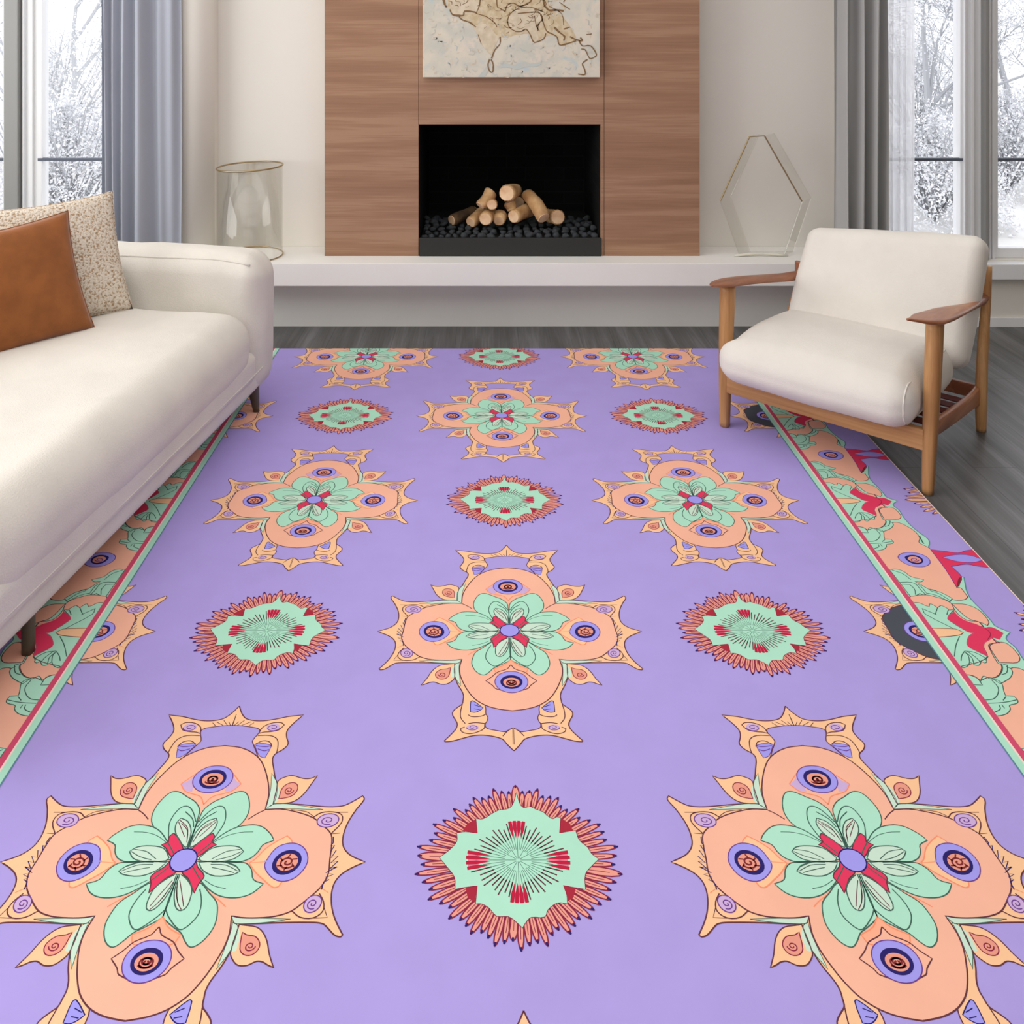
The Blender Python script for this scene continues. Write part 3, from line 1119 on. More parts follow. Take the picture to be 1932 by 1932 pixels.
deform(bm, cs)
bm_obj('seat_cushion', bm, M['ivory'], ch, True)
bm = bmesh.new()
pts = []
a_, b_, r_ = HY_ - RR_ * .293, HZ_ - RR_ * .293, RR_ * .707
for q, (sy, sz) in enumerate(((1, 1), (-1, 1), (-1, -1), (1, -1))):
    for k in range(9):
        t = PI / 2 * (q + k / 8)
        pts.append(cs(Vector((HX_ - RR_ * .293, sy * (a_ - r_) + r_ * math.cos(t), sz * (b_ - r_) + r_ * math.sin(t)))))
tube_bm(bm, pts, .003, 6, True)
bm_obj('piping', bm, M['ivory'], ch, True)

# back cushion
bm = soft_box(.328, .066, .225, .046, 14, 7)
lean = math.radians(21)


def cb_(p):
    q = puff(p, .328, .066, .225, .004, .020, .006)
    q += wrinkle(p, 5, .003)
    y = q.y * math.cos(lean) + q.z * math.sin(lean)
    z = -q.y * math.sin(lean) + q.z * math.cos(lean)
    z += .032 * (q.x / .328) * max(0, q.z / .225)
    return Vector((q.x + .402 + .02 * q.z / .225, y + .530, z + .472))


deform(bm, cb_)
bm_obj('back_cushion', bm, M['ivory'], ch, True)

# ---------------------------------------------------------------- outside
tag(mesh('snowy_ground', [(-14, 5.2, -.55), (16, 5.2, -.55), (24, 40, .2), (-24, 40, .2)], [(0, 1, 2, 3)], M['snow']),
    'flat snow covered ground seen through the right windows', 'snow', kind='stuff')


def tree(x, y, h, crown, label, seed, n_leaf=7000, low=.0, group=None, spread=1.0):
    rnd = random.Random(seed)
    g0 = -.55 + .75 * max(0, (y - 5.2)) / 34.8
    t = thing('frosted_tree', label, 'tree', (x, y, g0), group=group)
    bm = bmesh.new()
    tips = []

    def br(p, d, ln, r, dep):
        pts = [p]
        q = p.copy()
        dd = d.copy()
        for _ in range(5):
            dd = (dd + Vector((rnd.uniform(-1, 1), rnd.uniform(-1, 1), rnd.uniform(-.5, .7))) * .20).normalized()
            q = q + dd * ln / 5
            pts.append(q.copy())
        tube_bm(bm, pts, [r * (1 - .12 * k) for k in range(6)], 5 if dep < 2 else 3)
        for k in range(2, 6):
            tips.append((pts[k], dep))
        if dep < 4:
            for _ in range(4 if dep else 6):
                k = rnd.randint(2 if dep else 1, 5)
                nd = (dd + Vector((rnd.uniform(-1, 1), rnd.uniform(-1, 1), rnd.uniform(-.6, .8))) * 1.0).normalized()
                br(pts[k], nd, ln * rnd.uniform(.5, .75), r * .5, dep + 1)
    br(Vector((0, 0, 0)), Vector((rnd.uniform(-.1, .1), 0, 1)), h * .5, h * .012, 0)
    bm_obj('branches', bm, M['twig'], t)
    vs, fs = [], []
    fine = [p for p, d in tips if d >= 2]
    for _ in range(n_leaf):
        p = rnd.choice(fine) + Vector((rnd.gauss(0, .16), rnd.gauss(0, .16), rnd.gauss(0, .16))) * spread
        a = Vector((rnd.uniform(-1, 1), rnd.uniform(-1, 1), rnd.uniform(-1, 1))).normalized() * rnd.uniform(.008, .022)
        b_ = Vector((rnd.uniform(-1, 1), rnd.uniform(-1, 1), rnd.uniform(-1, 1))).normalized() * rnd.uniform(.007, .018)
        k = len(vs)
        vs += [p - a, p + b_, p + a, p - b_]
        fs.append((k, k + 1, k + 2, k + 3))
    mesh('frosted_foliage', vs, fs, M['frost'], t)
    return t


def bush(x, y, w_, h, label, seed, n=9000):
    rnd = random.Random(seed)
    g0 = -.55 + .75 * max(0, (y - 5.2)) / 34.8
    t = thing('frosted_bush', label, 'bush', (x, y, g0))
    bm = bmesh.new()
    for _ in range(60):
        a = rnd.uniform(0, 2 * PI)
        r = rnd.uniform(.1, 1)
        p = Vector((0, 0, 0))
        pts = [p]
        for k in range(4):
            p = p + Vector((math.cos(a) * r * w_ / 8 + rnd.gauss(0, .05), math.sin(a) * r * w_ / 8 + rnd.gauss(0, .05), h / 4.4 * rnd.uniform(.7, 1.1)))
            pts.append(p)
        tube_bm(bm, pts, [.012, .01, .008, .006, .004], 3)
    bm_obj('twigs', bm, M['twig'], t)
    vs, fs = [], []
    for _ in range(n):
        th, ph = rnd.uniform(0, 2 * PI), rnd.uniform(0, PI / 2)
        rr = rnd.uniform(.3, 1) ** .5
        p = Vector((math.cos(th) * math.cos(ph) * w_ / 2 * rr, math.sin(th) * math.cos(ph) * w_ / 2 * rr, math.sin(ph) * h * rr * (.85 + .3 * mnoise.noise(Vector((th * 2, ph * 3, seed))))))
        a = Vector((rnd.uniform(-1, 1), rnd.uniform(-1, 1), rnd.uniform(-1, 1))).normalized() * rnd.uniform(.008, .022)
        b_ = Vector((rnd.uniform(-1, 1), rnd.uniform(-1, 1), rnd.uniform(-1, 1))).normalized() * rnd.uniform(.007, .018)
        k = len(vs)
        vs += [p - a, p + b_, p + a, p - b_]
        fs.append((k, k + 1, k + 2, k + 3))
    mesh('frosted_foliage', vs, fs, M['frost'], t)


tree(-5.0, 10.4, 4.4, 1, 'frost covered tree with a curved trunk outside the left window', 11, n_leaf=16000)
tree(5.45, 10.8, 4.4, 1, 'frost covered tree outside, seen through the right window beside the sheer curtain', 12, n_leaf=16000)
tree(6.9, 11.6, 4.8, 1, 'darker branched tree outside, at the right edge of the right window', 13, n_leaf=9000)
bush(-4.15, 8.7, 1.8, 1.35, 'low frosted bush outside the left window, in front of the tree', 21, 16000)
bush(-5.9, 11.9, 2.6, 2.1, 'tall frosted bush outside the left window, behind the tree', 24, 14000)
bush(4.45, 8.8, 1.5, 1.2, 'low frosted bush outside, nearest the right window', 22, 14000)
bush(6.0, 10.2, 1.7, 1.3, 'low frosted bush outside, at the edge of the snowy clearing', 25, 14000)
bush(6.3, 12.9, 2.8, 2.2, 'tall frosted bush outside, behind the snowy clearing', 23, 14000)

# ---------------------------------------------------------------- rug
RUG = {}
for nm, c in dict(lav=(178, 163, 232), peach=(252, 190, 164), orange=(255, 204, 160), mint=(180, 234, 210), red=(230, 62, 100), blue=(166, 160, 244),
                  navy=(46, 38, 108), line=(104, 58, 68), green=(70, 104, 92), crimson=(196, 34, 66), wine=(172, 48, 66), inner=(236, 160, 140), grey=(80, 84, 94), pale=(206, 232, 214),
                  maroon=(140, 44, 70), pinkr=(238, 162, 146), coral=(250, 150, 112), apricot=(255, 180, 148), teal=(96, 140, 160), rose=(214, 82, 116), rosy=(240, 120, 146), cream=(246, 226, 214),
                  violet=(112, 66, 150), brown=(128, 48, 52), lilac=(208, 178, 222)).items():
    RUG[nm] = mat('rug_' + nm, c, .95, spec=.1, var=.018 if nm in ('lav', 'peach', 'orange', 'mint') else 0, vscale=9)
RN = list(RUG)
XC, PIT = .0555, .5998
RX_R, RX_L, RY_F, RY_N = 1.387, 2 * .0555 - 1.387, 4.083, .25


def fsmooth(P_, closed, sub=3):
    """Catmull-Rom through the points, keeping sharp corners"""
    n = len(P_)
    if n < 3:
        return list(P_)
    sharp = []
    for i in range(n):
        if not closed and i in (0, n - 1):
            sharp.append(True)
            continue
        a, b_, c = P_[i - 1], P_[i], P_[(i + 1) % n]
        v1 = Vector((a[0] - b_[0], a[1] - b_[1]))
        v2 = Vector((c[0] - b_[0], c[1] - b_[1]))
        sharp.append(v1.length == 0 or v2.length == 0 or v1.angle(v2) < math.radians(108))
    out = []
    for i in range(n if closed else n - 1):
        p1, p2 = P_[i], P_[(i + 1) % n]
        j = (i + 1) % n
        L_ = math.hypot(p2[0] - p1[0], p2[1] - p1[1])

        def tan(k):
            if sharp[k]:
                return None
            a, b_ = P_[k - 1], P_[(k + 1) % n]
            d = (b_[0] - a[0], b_[1] - a[1])
            q = math.hypot(*d) or 1
            return (d[0] / q * L_, d[1] / q * L_)
        t1, t2 = tan(i), tan(j)
        ch_ = (p2[0] - p1[0], p2[1] - p1[1])
        t1, t2 = t1 or ch_, t2 or ch_
        for k in range(sub):
            t = k / sub
            h = (2 * t ** 3 - 3 * t * t + 1, t ** 3 - 2 * t * t + t, -2 * t ** 3 + 3 * t * t, t ** 3 - t * t)
            out.append(tuple(h[0] * p1[q] + h[1] * t1[q] + h[2] * p2[q] + h[3] * t2[q] for q in (0, 1)))
    if not closed:
        out.append(tuple(P_[-1]))
    return out


def ribbon(P_, wd, closed=False):
    n = len(P_)
    L_, R_ = [], []
    for i, p in enumerate(P_):
        if closed:
            a, c = P_[i - 1], P_[(i + 1) % n]
        else:
            a, c = P_[max(i - 1, 0)], P_[min(i + 1, n - 1)]
        d = Vector((c[0] - a[0], c[1] - a[1]))
        d = d.normalized() if d.length > 1e-9 else Vector((1, 0))
        L_.append((p[0] - d.y * wd / 2, p[1] + d.x * wd / 2))
        R_.append((p[0] + d.y * wd / 2, p[1] - d.x * wd / 2))
    qs = []
    for i in range(n if closed else n - 1):
        j = (i + 1) % n
        qs.append([L_[i], L_[j], R_[j], R_[i]])
    return qs


def clip(P_, x0, x1, y0, y1):
    for ax, lim, sg in ((0, x0, 1), (0, x1, -1), (1, y0, 1), (1, y1, -1)):
        if all((p[ax] - lim) * sg >= 0 for p in P_):
            continue
        out = []
        for i in range(len(P_)):
            a, b_ = P_[i - 1], P_[i]
            da, db = (a[ax] - lim) * sg, (b_[ax] - lim) * sg
            if (da >= 0) != (db >= 0):
                t = da / (da - db)
                out.append((a[0] + (b_[0] - a[0]) * t, a[1] + (b_[1] - a[1]) * t))
            if db >= 0:
                out.append(b_)
        P_ = out
        if len(P_) < 3:
            return []
    return P_


class Motif:
    """flat coloured shapes, relative to the motif's centre, in metres of the rug"""
    def __init__(s, ox, oy, sc, cx, cy, mirror):
        s.f = (ox, oy, sc)
        s.c = (cx, cy)
        s.mirror = mirror
        s.items = []

    def frame(s, ox, oy, sc):
        s.f = (ox, oy, sc)

    def cv(s, P_):
        ox, oy, sc = s.f
        r = []
        for u, v in P_:
            g = G(ox + u * sc, oy + v * sc)
            r.append((g[0] - s.c[0], g[1] - s.c[1]))
        return r

    def fill(s, P_, m, ly, line=None, wd=.0021, sm=True, raw=False):
        Q = list(P_) if raw else s.cv(P_)
        if sm:
            Q = fsmooth(Q, True)
        s.items.append((Q, m, ly))
        if s.mirror:
            s.items.append(([(-x, y) for x, y in Q], m, ly))
        if line:
            for q in ribbon(Q, wd, True):
                s.items.append((q, line, ly + .5))
                if s.mirror:
                    s.items.append(([(-x, y) for x, y in q], line, ly + .5))

    def axial(s, P_, m, ly, line=None, wd=.0021, raw=False):
        """half outline from the axis to the axis, mirrored into one shape"""
        Q = list(P_) if raw else s.cv(P_)
        Q = [(max(x, 0), y) for x, y in fsmooth(Q, False)]
        Q[0], Q[-1] = (0, Q[0][1]), (0, Q[-1][1])
        full = Q + [(-x, y) for x, y in reversed(Q)]
        s.items.append((full, m, ly))
        if line:
            for q in ribbon(Q, wd, False):
                s.items.append((q, line, ly + .5))
                s.items.append(([(-x, y) for x, y in q], line, ly + .5))

    def stroke(s, P_, line, ly, wd=.0021, sm=True, raw=False):
        Q = list(P_) if raw else s.cv(P_)
        if sm:
            Q = fsmooth(Q, False)
        for q in ribbon(Q, wd):
            s.items.append((q, line, ly))
            if s.mirror:
                s.items.append(([(-x, y) for x, y in q], line, ly))

    def ell(s, cu, cv_, ru, rv, m, ly, line=None, wd=.0021, n=26):
        s.fill([(cu + ru * math.cos(2 * PI * k / n), cv_ + rv * math.sin(2 * PI * k / n)) for k in range(n)], m, ly, line, wd, sm=False)

    def axell(s, cu, cv_, ru, rv, m, ly, line=None, wd=.0021, n=15):
        s.axial([(cu + ru * math.sin(PI * k / n), cv_ - rv * math.cos(PI * k / n)) for k in range(n + 1)], m, ly, line, wd)

    def swirl(s, cu, cv_, ru, rv, line, ly, wd=.0018, turns=1.6, ph=0):
        P_ = []
        for k in range(int(18 * turns)):
            a = ph + 2 * PI * k / 18
            q = 1 - k / (18 * turns) * .9
            P_.append((cu + ru * q * math.cos(a), cv_ + rv * q * math.sin(a)))
        s.stroke(P_, line, ly, wd, sm=False)


def axis_u(v):
    return 97 + (v - 130) * .0375


c0 = G(960.5, 1191)
fl = Motif(940, 1010, 290 / 1932, c0[0], c0[1], True)
B = lambda L_: [(u, v + 1132.6) for u, v in L_]
outer = [(axis_u(130), 130), (150, 185), (210, 222), (290, 236), (380, 238), (480, 228), (600, 208), (745, 195), (690, 245), (652, 290), (645, 320), (665, 360),
         (700, 405), (670, 445), (615, 475), (605, 510), (650, 580), (700, 650), (738, 690), (760, 760), (770, 824), (900, 826), (1050, 832), (1250, 845),
         (1370, 845), (1440, 835), (1510, 805), (1575, 770), (1600, 795), (1560, 860), (1525, 940), (1515, 1010), (1530, 1080), (1570, 1130), (1650, 1175),
         (1800, 1218), (1700, 1255), (1620, 1300), (1585, 1355), (1592, 1430), (1640, 1520), (1710, 1600), (1815, 1690), (1798, 1702), (1740, 1690),
         (1650, 1640), (1600, 1618), (1500, 1610), (1200, 1612), (1000, 1618), (858, 1620), (858, 1700), (866, 1790), (835, 1890)] + B([
             (790, 840), (775, 900), (785, 950), (800, 1000), (850, 1035), (920, 1090), (930, 1140), (905, 1190), (880, 1250), (900, 1310), (960, 1375),
             (1060, 1465), (1045, 1475), (950, 1465), (800, 1425), (700, 1400), (600, 1390), (480, 1400), (330, 1440), (270, 1510), (axis_u(1590 + 1132), 1590)])
fl.axial(outer, 'orange', 1, 'line', .0025)
# openings
fl.axial([(axis_u(272), 272), (200, 275), (300, 285), (375, 300), (383, 325), (352, 380), (368, 405), (420, 455), (560, 600), (axis_u(700), 700)], 'lav', 2, 'line')
fl.axial(B([(150, 900), (520, 1000), (508, 1060), (512, 1120), (490, 1170), (510, 1225), (528, 1250), (520, 1300), (440, 1325), (290, 1350), (262, 1340), (axis_u(2437) + 2, 1302)]), 'lav', 2, 'line')
fl.fill([(385, 412), (450, 400), (545, 415), (548, 440), (530, 505), (470, 490)], 'blue', 2, 'violet', .0014)
fl.stroke([(400, 418), (500, 425), (545, 418)], 'violet', 2.8)
fl.stroke([(430, 440), (500, 455), (540, 445)], 'violet', 2.8)
fl.stroke([(380, 345), (500, 345), (580, 372), (615, 430), (622, 470)], 'line', 2.6)
fl.stroke([(390, 408), (450, 383), (520, 392), (556, 425)], 'line', 2.6)
fl.fill(B([(540, 1050), (660, 960), (690, 970), (705, 1098), (650, 1105), (590, 1085)]), 'blue', 2, 'navy', .0018)
fl.stroke(B([(575, 1035), (650, 1010)]), 'navy', 2.8, .0016)
fl.stroke(B([(585, 1070), (655, 1060)]), 'navy', 2.8, .0016)
fl.stroke(B([(512, 1130), (580, 1155), (690, 1160), (735, 1135)]), 'line', 2.6)
fl.stroke(B([(800, 1005), (828, 1100), (828, 1180), (780, 1245)]), 'line', 2.6)
fl.stroke(B([(530, 1245), (650, 1235), (740, 1245)]), 'line', 2.6)
fl.swirl(500, 287, 68, 27, 'violet', 2.7)
fl.ell(500, 285, 64, 26, 'lilac', 2)
fl.stroke([(385, 328), (400, 285), (470, 255), (560, 252), (597, 268), (560, 305), (480, 318), (430, 320), (385, 330)], 'line', 2.6)
fl.ell(690, 1295 + 1132.6, 76, 36, 'lilac', 2)
fl.swirl(690, 1295 + 1132.6, 80, 38, 'violet', 2.7)
fl.stroke(B([(535, 1250), (550, 1310), (640, 1355), (740, 1375), (830, 1350), (845, 1310), (790, 1290)]), 'line', 2.6)
for a in ([(100, 272), (100, 190)], [(150, 272), (200, 235)], [(190, 272), (265, 246)], [(262, 275), (300, 252)], [(120, 272), (150, 245)]):
    fl.stroke(a, 'line', 2.6, .0014)
fl.stroke(B([(188, 1320), (196, 1510)]), 'line', 2.6, .0012)
fl.stroke(B([(215, 1312), (270, 1355), (320, 1405)]), 'line', 2.6)
# leaves
fl.fill([(735, 668), (780, 642), (850, 630), (960, 650), (1030, 650), (1085, 630), (1060, 680), (1020, 755), (960, 805), (880, 822), (765, 825), (748, 720)], 'orange', 2, 'line')
fl.fill([(860, 1625), (930, 1630), (1020, 1640), (1090, 1670), (1160, 1730), (1220, 1810), (1300, 1895), (1230, 1875), (1190, 1860), (1130, 1855), (1060, 1880),
         (980, 1880), (920, 1850), (872, 1800)], 'orange', 2, 'line')
fl.fill([(748, 700), (770, 720), (800, 800), (780, 822), (762, 822)], 'pale', 2.2)
fl.fill([(862, 1640), (905, 1700), (915, 1790), (872, 1798)], 'pale', 2.2)
fl.fill([(800, 790), (800, 715), (850, 682), (910, 684), (945, 720), (925, 765), (860, 785)], 'inner', 3, 'maroon', .0018)
fl.swirl(868, 733, 45, 30, 'maroon', 3.7, .0020)
fl.fill([(912, 1672), (960, 1690), (1040, 1700), (1100, 1740), (1108, 1780), (1070, 1815), (1000, 1815), (945, 1780)], 'inner', 3, 'maroon', .0018)
fl.swirl(1025, 1762, 50, 32, 'maroon', 3.7, .0020)
# mint strips beside the lobes
fl.fill([(645, 610), (740, 695), (772, 822), (716, 858), (706, 780), (690, 715)], 'pale', 2.3, 'green', .0012)
fl.fill([(716, 862), (775, 828), (950, 830), (1250, 866), (1100, 864), (950, 858), (850, 858)], 'pale', 2.3, 'green', .0012)
fl.fill([(762, 1572), (900, 1582), (1050, 1584), (1300, 1590), (1150, 1606), (1000, 1616), (812, 1618), (792, 1600)], 'pale', 2.3, 'green', .0012)
fl.fill([(795, 1606), (856, 1640), (866, 1785), (800, 1905), (806, 1800), (808, 1690)], 'pale', 2.3, 'green', .0012)
# lobes
lobes = [(axis_u(418), 418), (250, 430), (370, 460), (480, 510), (560, 575), (630, 655), (680, 730), (702, 790), (712, 866), (850, 862), (1000, 880), (1180, 920), (1300, 975),
         (1400, 1030), (1440, 1100), (1470, 1200), (1500, 1290), (1490, 1350), (1460, 1400), (1380, 1470), (1280, 1540), (1150, 1572), (1000, 1582),
         (850, 1580), (762, 1568), (800, 1680), (796, 1780), (760, 1880), (720, 1960), (650, 2055)] + B([(560, 990), (460, 1035), (340, 1065), (axis_u(2217), 1087)])
fl.axial(lobes, 'peach', 3, 'line', .0025)
fl.stroke([(712, 868), (650, 895), (590, 932)], 'line', 3.6)
fl.stroke([(520, 1440), (600, 1470), (680, 1512)], 'coral', 3.6)
# zig-zag seam of the side lobes
zz = [(1432, 1050), (1450, 1090), (1438, 1110), (1470, 1108), (1455, 1150), (1500, 1140), (1478, 1190), (1535, 1180), (1490, 1225), (1552, 1212), (1500, 1262), (1560, 1250),
      (1475, 1290), (1550, 1300), (1488, 1320), (1525, 1335), (1485, 1350), (1488, 1400)]
fl.stroke(zz, 'navy', 3.8, .0020, sm=False)
fl.stroke([(1400, 1030), (1480, 1025)], 'line', 3.8, .0012)
fl.stroke([(1470, 1385), (1560, 1420)], 'coral', 3.8, .0012)
# side swirls
for cu, cv_, ru, rv in ((1330, 940, 98, 46), (1452, 1492, 76, 56)):
    fl.ell(cu, cv_, ru, rv, 'lilac', 4, 'violet', .0020)
    fl.swirl(cu, cv_, ru * .7, rv * .65, 'violet', 4.7, .0020, 1.5, 1)
fl.stroke([(1185, 920), (1240, 888), (1350, 882), (1440, 902), (1462, 955), (1400, 1030)], 'line', 4.6)
fl.stroke([(1190, 915), (1100, 880), (950, 866)], 'line', 4.6, .0012)
fl.stroke([(1380, 884), (1490, 884)], 'line', 4.6, .0014)
fl.stroke([(1285, 1536), (1380, 1578), (1500, 1582), (1565, 1540), (1545, 1480), (1480, 1425)], 'line', 4.6)
fl.stroke([(1500, 1584), (1625, 1580), (1570, 1520)], 'line', 4.6, .0012)
# big petals
fl.fill([(136, 885), (200, 818), (300, 778), (400, 742), (470, 748), (530, 800), (565, 870), (560, 930), (520, 980), (430, 1030), (330, 1085), (142, 1200)], 'mint', 4, 'green')
fl.fill([(142, 1300), (380, 1360), (480, 1420), (580, 1480), (620, 1540), (642, 1620), (620, 1690), (570, 1745), (500, 1768), (430, 1730), (370, 1680), (300, 1650), (200, 1605),
         (150, 1570)], 'mint', 4, 'green')
fl.fill([(200, 1200), (340, 1085), (430, 1020), (520, 985), (650, 970), (750, 985), (850, 1035), (897, 1075), (812, 1105), (790, 1150), (740, 1195), (640, 1218)], 'mint', 4.6, 'green')
fl.fill([(200, 1215), (640, 1222), (720, 1228), (790, 1270), (840, 1335), (945, 1362), (880, 1420), (780, 1450), (640, 1450), (520, 1420), (380, 1350)], 'mint', 4.6, 'green')
fl.stroke([(140, 950), (200, 880), (260, 845), (320, 850), (365, 900), (380, 960), (355, 1030), (330, 1080)], 'green', 4.8)
fl.stroke([(145, 985), (180, 930), (270, 880)], 'green', 4.8)
fl.stroke([(350, 1088), (450, 1045), (560, 1022), (680, 1018)], 'green', 5.3, .0012)
fl.stroke([(400, 1338), (500, 1375), (620, 1395)], 'green', 5.3, .0012)
fl.stroke([(385, 1395), (440, 1470), (462, 1550), (430, 1610), (370, 1655), (320, 1650), (200, 1575), (152, 1530)], 'green', 4.8)
# pointed folds between petals and eyes
fl.axial([(axis_u(885) + 6, 885), (200, 812), (300, 768), (400, 735), (440, 700), (300, 620), (axis_u(600), 600)], 'peach', 3.8)
fl.axial([(axis_u(830) + 4, 830), (175, 778), (290, 752), (345, 735), (400, 690), (290, 618), (240, 590), (axis_u(570), 570)], 'peach', 4.9, 'coral', .0022)
fl.fill([(288, 622), (340, 665), (400, 690), (345, 732), (270, 745)], 'lilac', 5.2)
fl.axial([(axis_u(1575) + 4, 1575), (230, 1640), (370, 1690), (330, 1750), (axis_u(1760), 1760)], 'apricot', 4.9, 'coral', .0022)
fl.axial([(axis_u(1640) + 4, 1640), (200, 1690), (330, 1735), (400, 1790), (482, 1840), (400, 1900), (365, 1940), (axis_u(1990), 1990)], 'peach', 5.2, 'line')
fl.fill([(745, 1226), (790, 1200), (850, 1130), (930, 1080), (1005, 1045), (1065, 1080), (1150, 1220), (1100, 1360), (1085, 1382), (1040, 1385), (930, 1335), (840, 1290)], 'orange', 5.2, 'coral', .0022)
fl.stroke([(745, 1226), (1000, 1212)], 'coral', 5.8, .0012)
# eyes
fl.axell(122, 656, 178, 94, 'blue', 6, 'violet', .0018)
fl.axell(124, 656, 117, 66, 'navy', 7)
fl.axell(126, 658, 88, 44, 'inner', 8)
fl.axell(160, 1858, 208, 134, 'blue', 6, 'violet', .0018)
fl.axell(160, 1858, 140, 86, 'navy', 7)
fl.axell(160, 1862, 104, 58, 'inner', 8)
fl.fill([(895, 1215), (940, 1130), (1020, 1098), (1120, 1098), (1220, 1140), (1275, 1220), (1240, 1300), (1160, 1342), (1060, 1342), (960, 1300), (900, 1250)], 'blue', 6, 'violet', .0018)
fl.ell(1088, 1222, 130, 83, 'navy', 7)
fl.ell(1092, 1222, 96, 57, 'inner', 8)
for cu, cv_, ru, rv in ((126, 658, 66, 32), (160, 1862, 76, 40), (1092, 1222, 74, 42)):
    fl.swirl(cu, cv_, ru, rv, 'brown', 8.8, .0032, 1.7, .5)
for a in range(6):
    an = a * PI / 3 + .3
    fl.stroke([(1092 + 50 * math.cos(an), 1222 + 30 * math.sin(an)), (1092 + 92 * math.cos(an + .3), 1222 + 54 * math.sin(an + .3))], 'brown', 8.8, .0026)
fl.stroke([(880, 1215), (960, 1215)], 'blue', 7.2, .0030)
# heart of the flower
fl.fill([(axis_u(1207), 1207), (175, 1130), (250, 1060), (310, 1026), (338, 1050), (330, 1085), (385, 1105), (330, 1130), (262, 1182)], 'red', 5, 'line')
fl.fill([(axis_u(1207), 1207), (250, 1215), (290, 1252), (382, 1312), (360, 1360), (350, 1424), (310, 1388), (240, 1325), (170, 1290)], 'red', 5, 'line')
fl.fill([(145, 1118), (152, 1020), (215, 948), (290, 925), (316, 960), (300, 1015), (230, 1078), (165, 1120)], 'pale', 5.2, 'green')
fl.fill([(155, 1298), (230, 1330), (310, 1390), (332, 1450), (325, 1520), (270, 1535), (210, 1490), (162, 1400)], 'pale', 5.2, 'green')
fl.fill([(275, 1192), (350, 1130), (480, 1112), (600, 1120), (657, 1150), (600, 1195), (500, 1215), (300, 1212)], 'pale', 5.2, 'green')
fl.fill([(285, 1222), (450, 1214), (620, 1240), (692, 1280), (640, 1302), (480, 1312), (350, 1275)], 'pale', 5.2, 'green')
for a in ([(170, 1060), (200, 990), (290, 940)], [(160, 1090), (190, 1010), (270, 960)], [(200, 1050), (300, 950)], [(175, 1340), (250, 1440), (300, 1510)], [(170, 1380), (230, 1480), (290, 1530)],
          [(160, 1350), (200, 1440), (240, 1490)]):
    fl.stroke(a, 'line', 5.9, .0015)
for a in ([(390, 1200), (500, 1150), (620, 1135)], [(430, 1205), (540, 1185), (640, 1150)], [(400, 1235), (540, 1240), (670, 1280)], [(420, 1255), (560, 1275), (640, 1290)], [(400, 1222), (520, 1222), (640, 1250)]):
    fl.stroke(a, 'green', 5.9, .0015)
fl.axell(137, 1208, 118, 76, 'blue', 6.2, 'navy', .0024)

# bursts
c1 = G(974, 1630)
bu = Motif(760, 1460, 440 / 1932, c1[0], c1[1], False)


def burst_R(a):
    e = 1 / math.sqrt((math.cos(a) / .187) ** 2 + (math.sin(a) / .156) ** 2)
    return e * (1 - .075 * math.sin(2 * a) ** 2)


def petals(mo, fillc, n=66, k0=.60):
    rnd = random.Random(3)
    for k in range(n):
        a = 2 * PI * k / n + PI / 2
        big = 1.0 if (k % 3 == 0) else rnd.uniform(.90, .97)
        R_ = burst_R(a) * big
        wd_ = .0056 if k % (n // 4) else .0085
        d, q = (math.cos(a), math.sin(a)), (-math.sin(a), math.cos(a))
        P_ = []
        for s, w_ in ((k0, .5), (.78, .95), (.90, .8), (.97, .45), (1, 0)):
            P_.append((d[0] * R_ * s + q[0] * wd_ * w_, d[1] * R_ * s + q[1] * wd_ * w_))
        for s, w_ in ((.97, -.45), (.90, -.8), (.78, -.95), (k0, -.5)):
            P_.append((d[0] * R_ * s + q[0] * wd_ * w_, d[1] * R_ * s + q[1] * wd_ * w_))
        mo.fill(P_, fillc, 1 + .3 * (k % 2), 'maroon', .0024, sm=False, raw=True)
        mo.stroke([(d[0] * R_ * .66, d[1] * R_ * .66), (d[0] * R_ * .88, d[1] * R_ * .88)], 'maroon', 1.9, .0012, raw=True, sm=False)
        mo.stroke([(d[0] * R_ * .955, d[1] * R_ * .955), (d[0] * R_ * 1.0, d[1] * R_ * 1.0)], 'navy', 1.95, .0036, raw=True, sm=False)


petals(bu, 'pinkr')
for tri in ([(605, 525), (480, 500), (520, 440), (588, 405)], [(1280, 522), (1300, 400), (1370, 440), (1400, 505)], [(600, 962), (500, 975), (520, 1060), (580, 1100)],
            [(1312, 958), (1420, 980), (1400, 1060), (1350, 1095)]):
    bu.fill(tri, 'wine', 2.1, sm=False)
bu.fill([(927, 180), (950, 260), (985, 308), (1040, 300), (1090, 322), (1150, 345), (1180, 372), (1230, 402), (1262, 385), (1296, 392), (1285, 520), (1370, 505), (1420, 500), (1450, 580), (1520, 640), (1550, 690),
         (1612, 738), (1550, 800), (1500, 865), (1500, 990), (1400, 975), (1316, 958), (1345, 1040), (1350, 1112), (1270, 1105), (1190, 1160), (1160, 1222), (1050, 1225), (1010, 1260),
         (976, 1315), (920, 1262), (860, 1220), (760, 1215), (700, 1150), (640, 1115), (585, 1112), (600, 962), (500, 975), (415, 990), (410, 890), (345, 800), (285, 725), (370, 660), (430, 590),
         (430, 520), (500, 510), (602, 522), (590, 400), (650, 402), (720, 360), (780, 330), (870, 312), (905, 260)], 'mint', 2.4, 'maroon', .0012)
